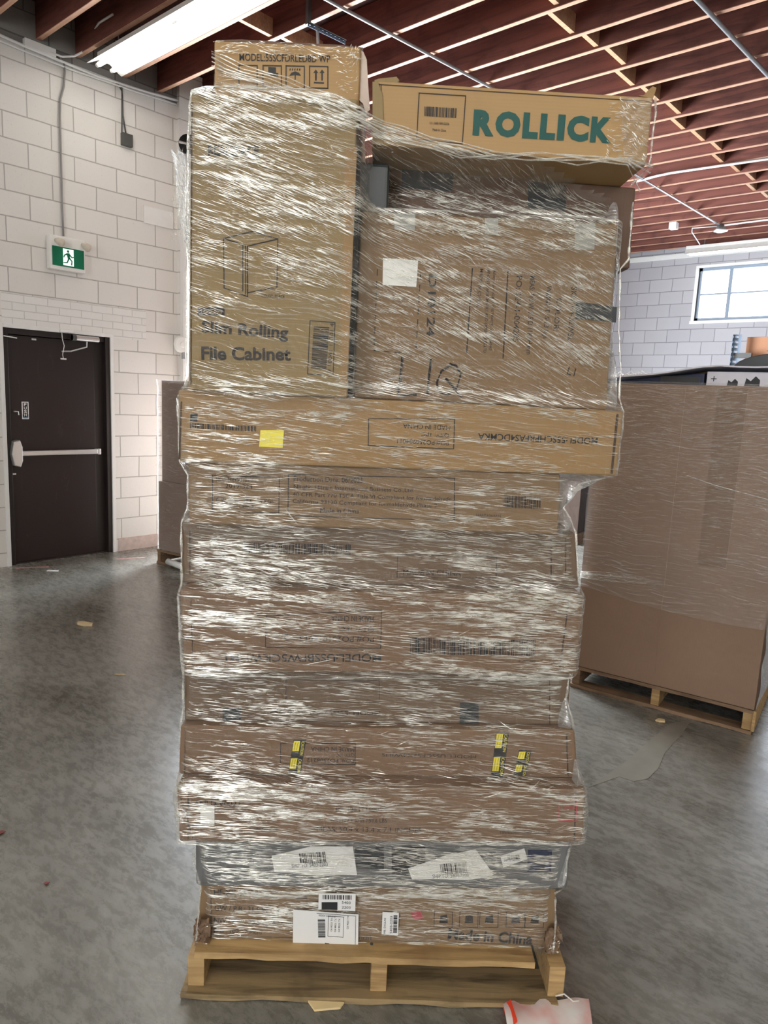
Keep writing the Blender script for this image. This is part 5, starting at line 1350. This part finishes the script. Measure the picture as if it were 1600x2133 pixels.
# ------------------------------------------------------------------ things on the floor
def scrap(name, px, pts, mat, label, cat, h=.006, rz=0):
    P = on_floor(*px); mb = MB(); n = len(pts)
    mb.prism(pts, lambda a, b, d: (a, b, d+.002*math.sin(a*90)), .0025, h); o = mb.build(name, M[mat]); o.location = P; o.rotation_euler = (0, 0, rz); return tag(o, label, cat)
scrap('wood_chip', (178, 1302), [(-.05, -.02), (.0, -.035), (.06, -.02), (.05, .01), (.02, .005), (-.02, .03), (-.06, .01)], 'chip', 'pale broken wood chip on the floor in front of the door', 'wood chip', .02, .6)
scrap('wood_chip', (250, 1406), [(-.03, -.006), (.035, -.004), (.03, .006), (-.03, .005)], 'chip', 'tiny pale splinter on the floor left of the stack', 'wood chip', .006, .7)
scrap('wood_chip', (1375, 1503), [(-.022, -.012), (.0, -.02), (.026, -.008), (.02, .012), (-.01, .02)], 'splinter', 'small yellowish chip on the floor before the right pallet', 'wood chip', .012, .2)
scrap('paper_scrap', (110, 1190), [(-.05, -.02), (.05, -.015), (.045, .02), (-.045, .015)], 'label', 'small white paper scrap on the floor near the door', 'paper scrap', .006, .9)
scrap('plastic_scrap', (3, 1735), [(-.012, -.01), (.012, -.012), (.01, .012), (-.014, .008)], 'redbit', 'dark red scrap at the left edge of the floor', 'scrap', .004)
scrap('plastic_scrap', (97, 1841), [(-.008, -.006), (.01, -.006), (.006, .008), (-.01, .004)], 'redbit', 'tiny dark red scrap on the floor lower left', 'scrap', .004)
for (px, rz, lbl) in (((68, 1182), 1.1, 'left'), ((272, 1163), 1.2, 'right')):
    P = on_floor(*px); mb = MB(); mb.prism([(-.14, -.022), (.14, -.02), (.13, .022), (-.13, .018)], lambda a, b, d: (a, b, d), .0006, .0012)
    o = mb.build('floor_mark', M['redmark']); o.location = P; o.rotation_euler = (0, 0, rz)
    tag(o, 'faded red paint stroke on the floor, the one at the door\'s %s' % lbl, 'paint mark')
q = [on_floor(*p) for p in ((1226, 1640), (1300, 1590), (1350, 1545), (1395, 1508), (1440, 1500), (1420, 1530), (1385, 1568), (1372, 1600), (1350, 1622), (1320, 1628), (1290, 1618))]
mb = MB(); mb.prism([(p.x-q[0].x, p.y-q[0].y) for p in q], lambda a, b, d: (a, b, d), .0004, .0009)
o = mb.build('floor_patch', M['floor_pale']); o.location = q[0]; tag(o, 'pale worn patch on the concrete floor in front of the right pallet', 'floor patch')
# pink plastic sheet by the pallet
A0 = on_floor(1046, 2098); B0 = on_floor(1226, 2088); C0 = on_floor(1250, 2240); D0 = on_floor(1075, 2260)
sh = thing('pink_plastic_sheet', (0, 0, 0), 0, 'folded pink and red plastic sheet on the floor by the pallet corner', 'plastic sheet')
sh.location = A0
ex_, ey_ = (B0-A0), (D0-A0)
V7 = np.empty((16, 24, 3))
for i in range(16):
    for j in range(24):
        a, b = j/23, i/15; p = ex_*a+ey_*b+(C0-B0-D0+A0)*a*b
        V7[i, j] = (p.x, p.y, .006+.018*abs(math.sin(b*5.0+.6+a*.6))*(1-.5*a)+.003*math.sin(a*17))
grid_obj(V7, 'pink_sheet', M['pink'], sh)
mb = MB(); a = ex_; E1 = on_floor(1062, 2104)-A0; E2 = on_floor(1076, 2150)-A0; E3 = on_floor(1062, 2150)-A0
mb.add([(0, 0, .004), (E1.x, E1.y, .03), (E2.x, E2.y, .032), (E3.x, E3.y, .004), (0, 0, .0065), (E1.x, E1.y, .034), (E2.x, E2.y, .036), (E3.x, E3.y, .0065)], [(3, 2, 1, 0), (4, 5, 6, 7), (0, 1, 5, 4), (1, 2, 6, 5), (2, 3, 7, 6), (3, 0, 4, 7)])
mb.build('red_fold', M['red'], sh, label='bright red folded edge')
pts = [on_x(0, 0, -1)]*0
q = [(1188, 2052), (1192, 2062), (1198, 2072), (1205, 2084)]
mb = MB(); P0 = ST.world(1.02, .0, .03); P1 = on_floor(1206, 2084, .02)
mb.tube([P0, P0.lerp(P1, .35)+Vector((0, 0, .012)), P0.lerp(P1, .7)+Vector((.004, 0, -.004)), P1], .0022, 6)
tag(mb.build('white_string', M['string'], smooth=True), 'thin white string from the pallet corner to the pink sheet', 'string')
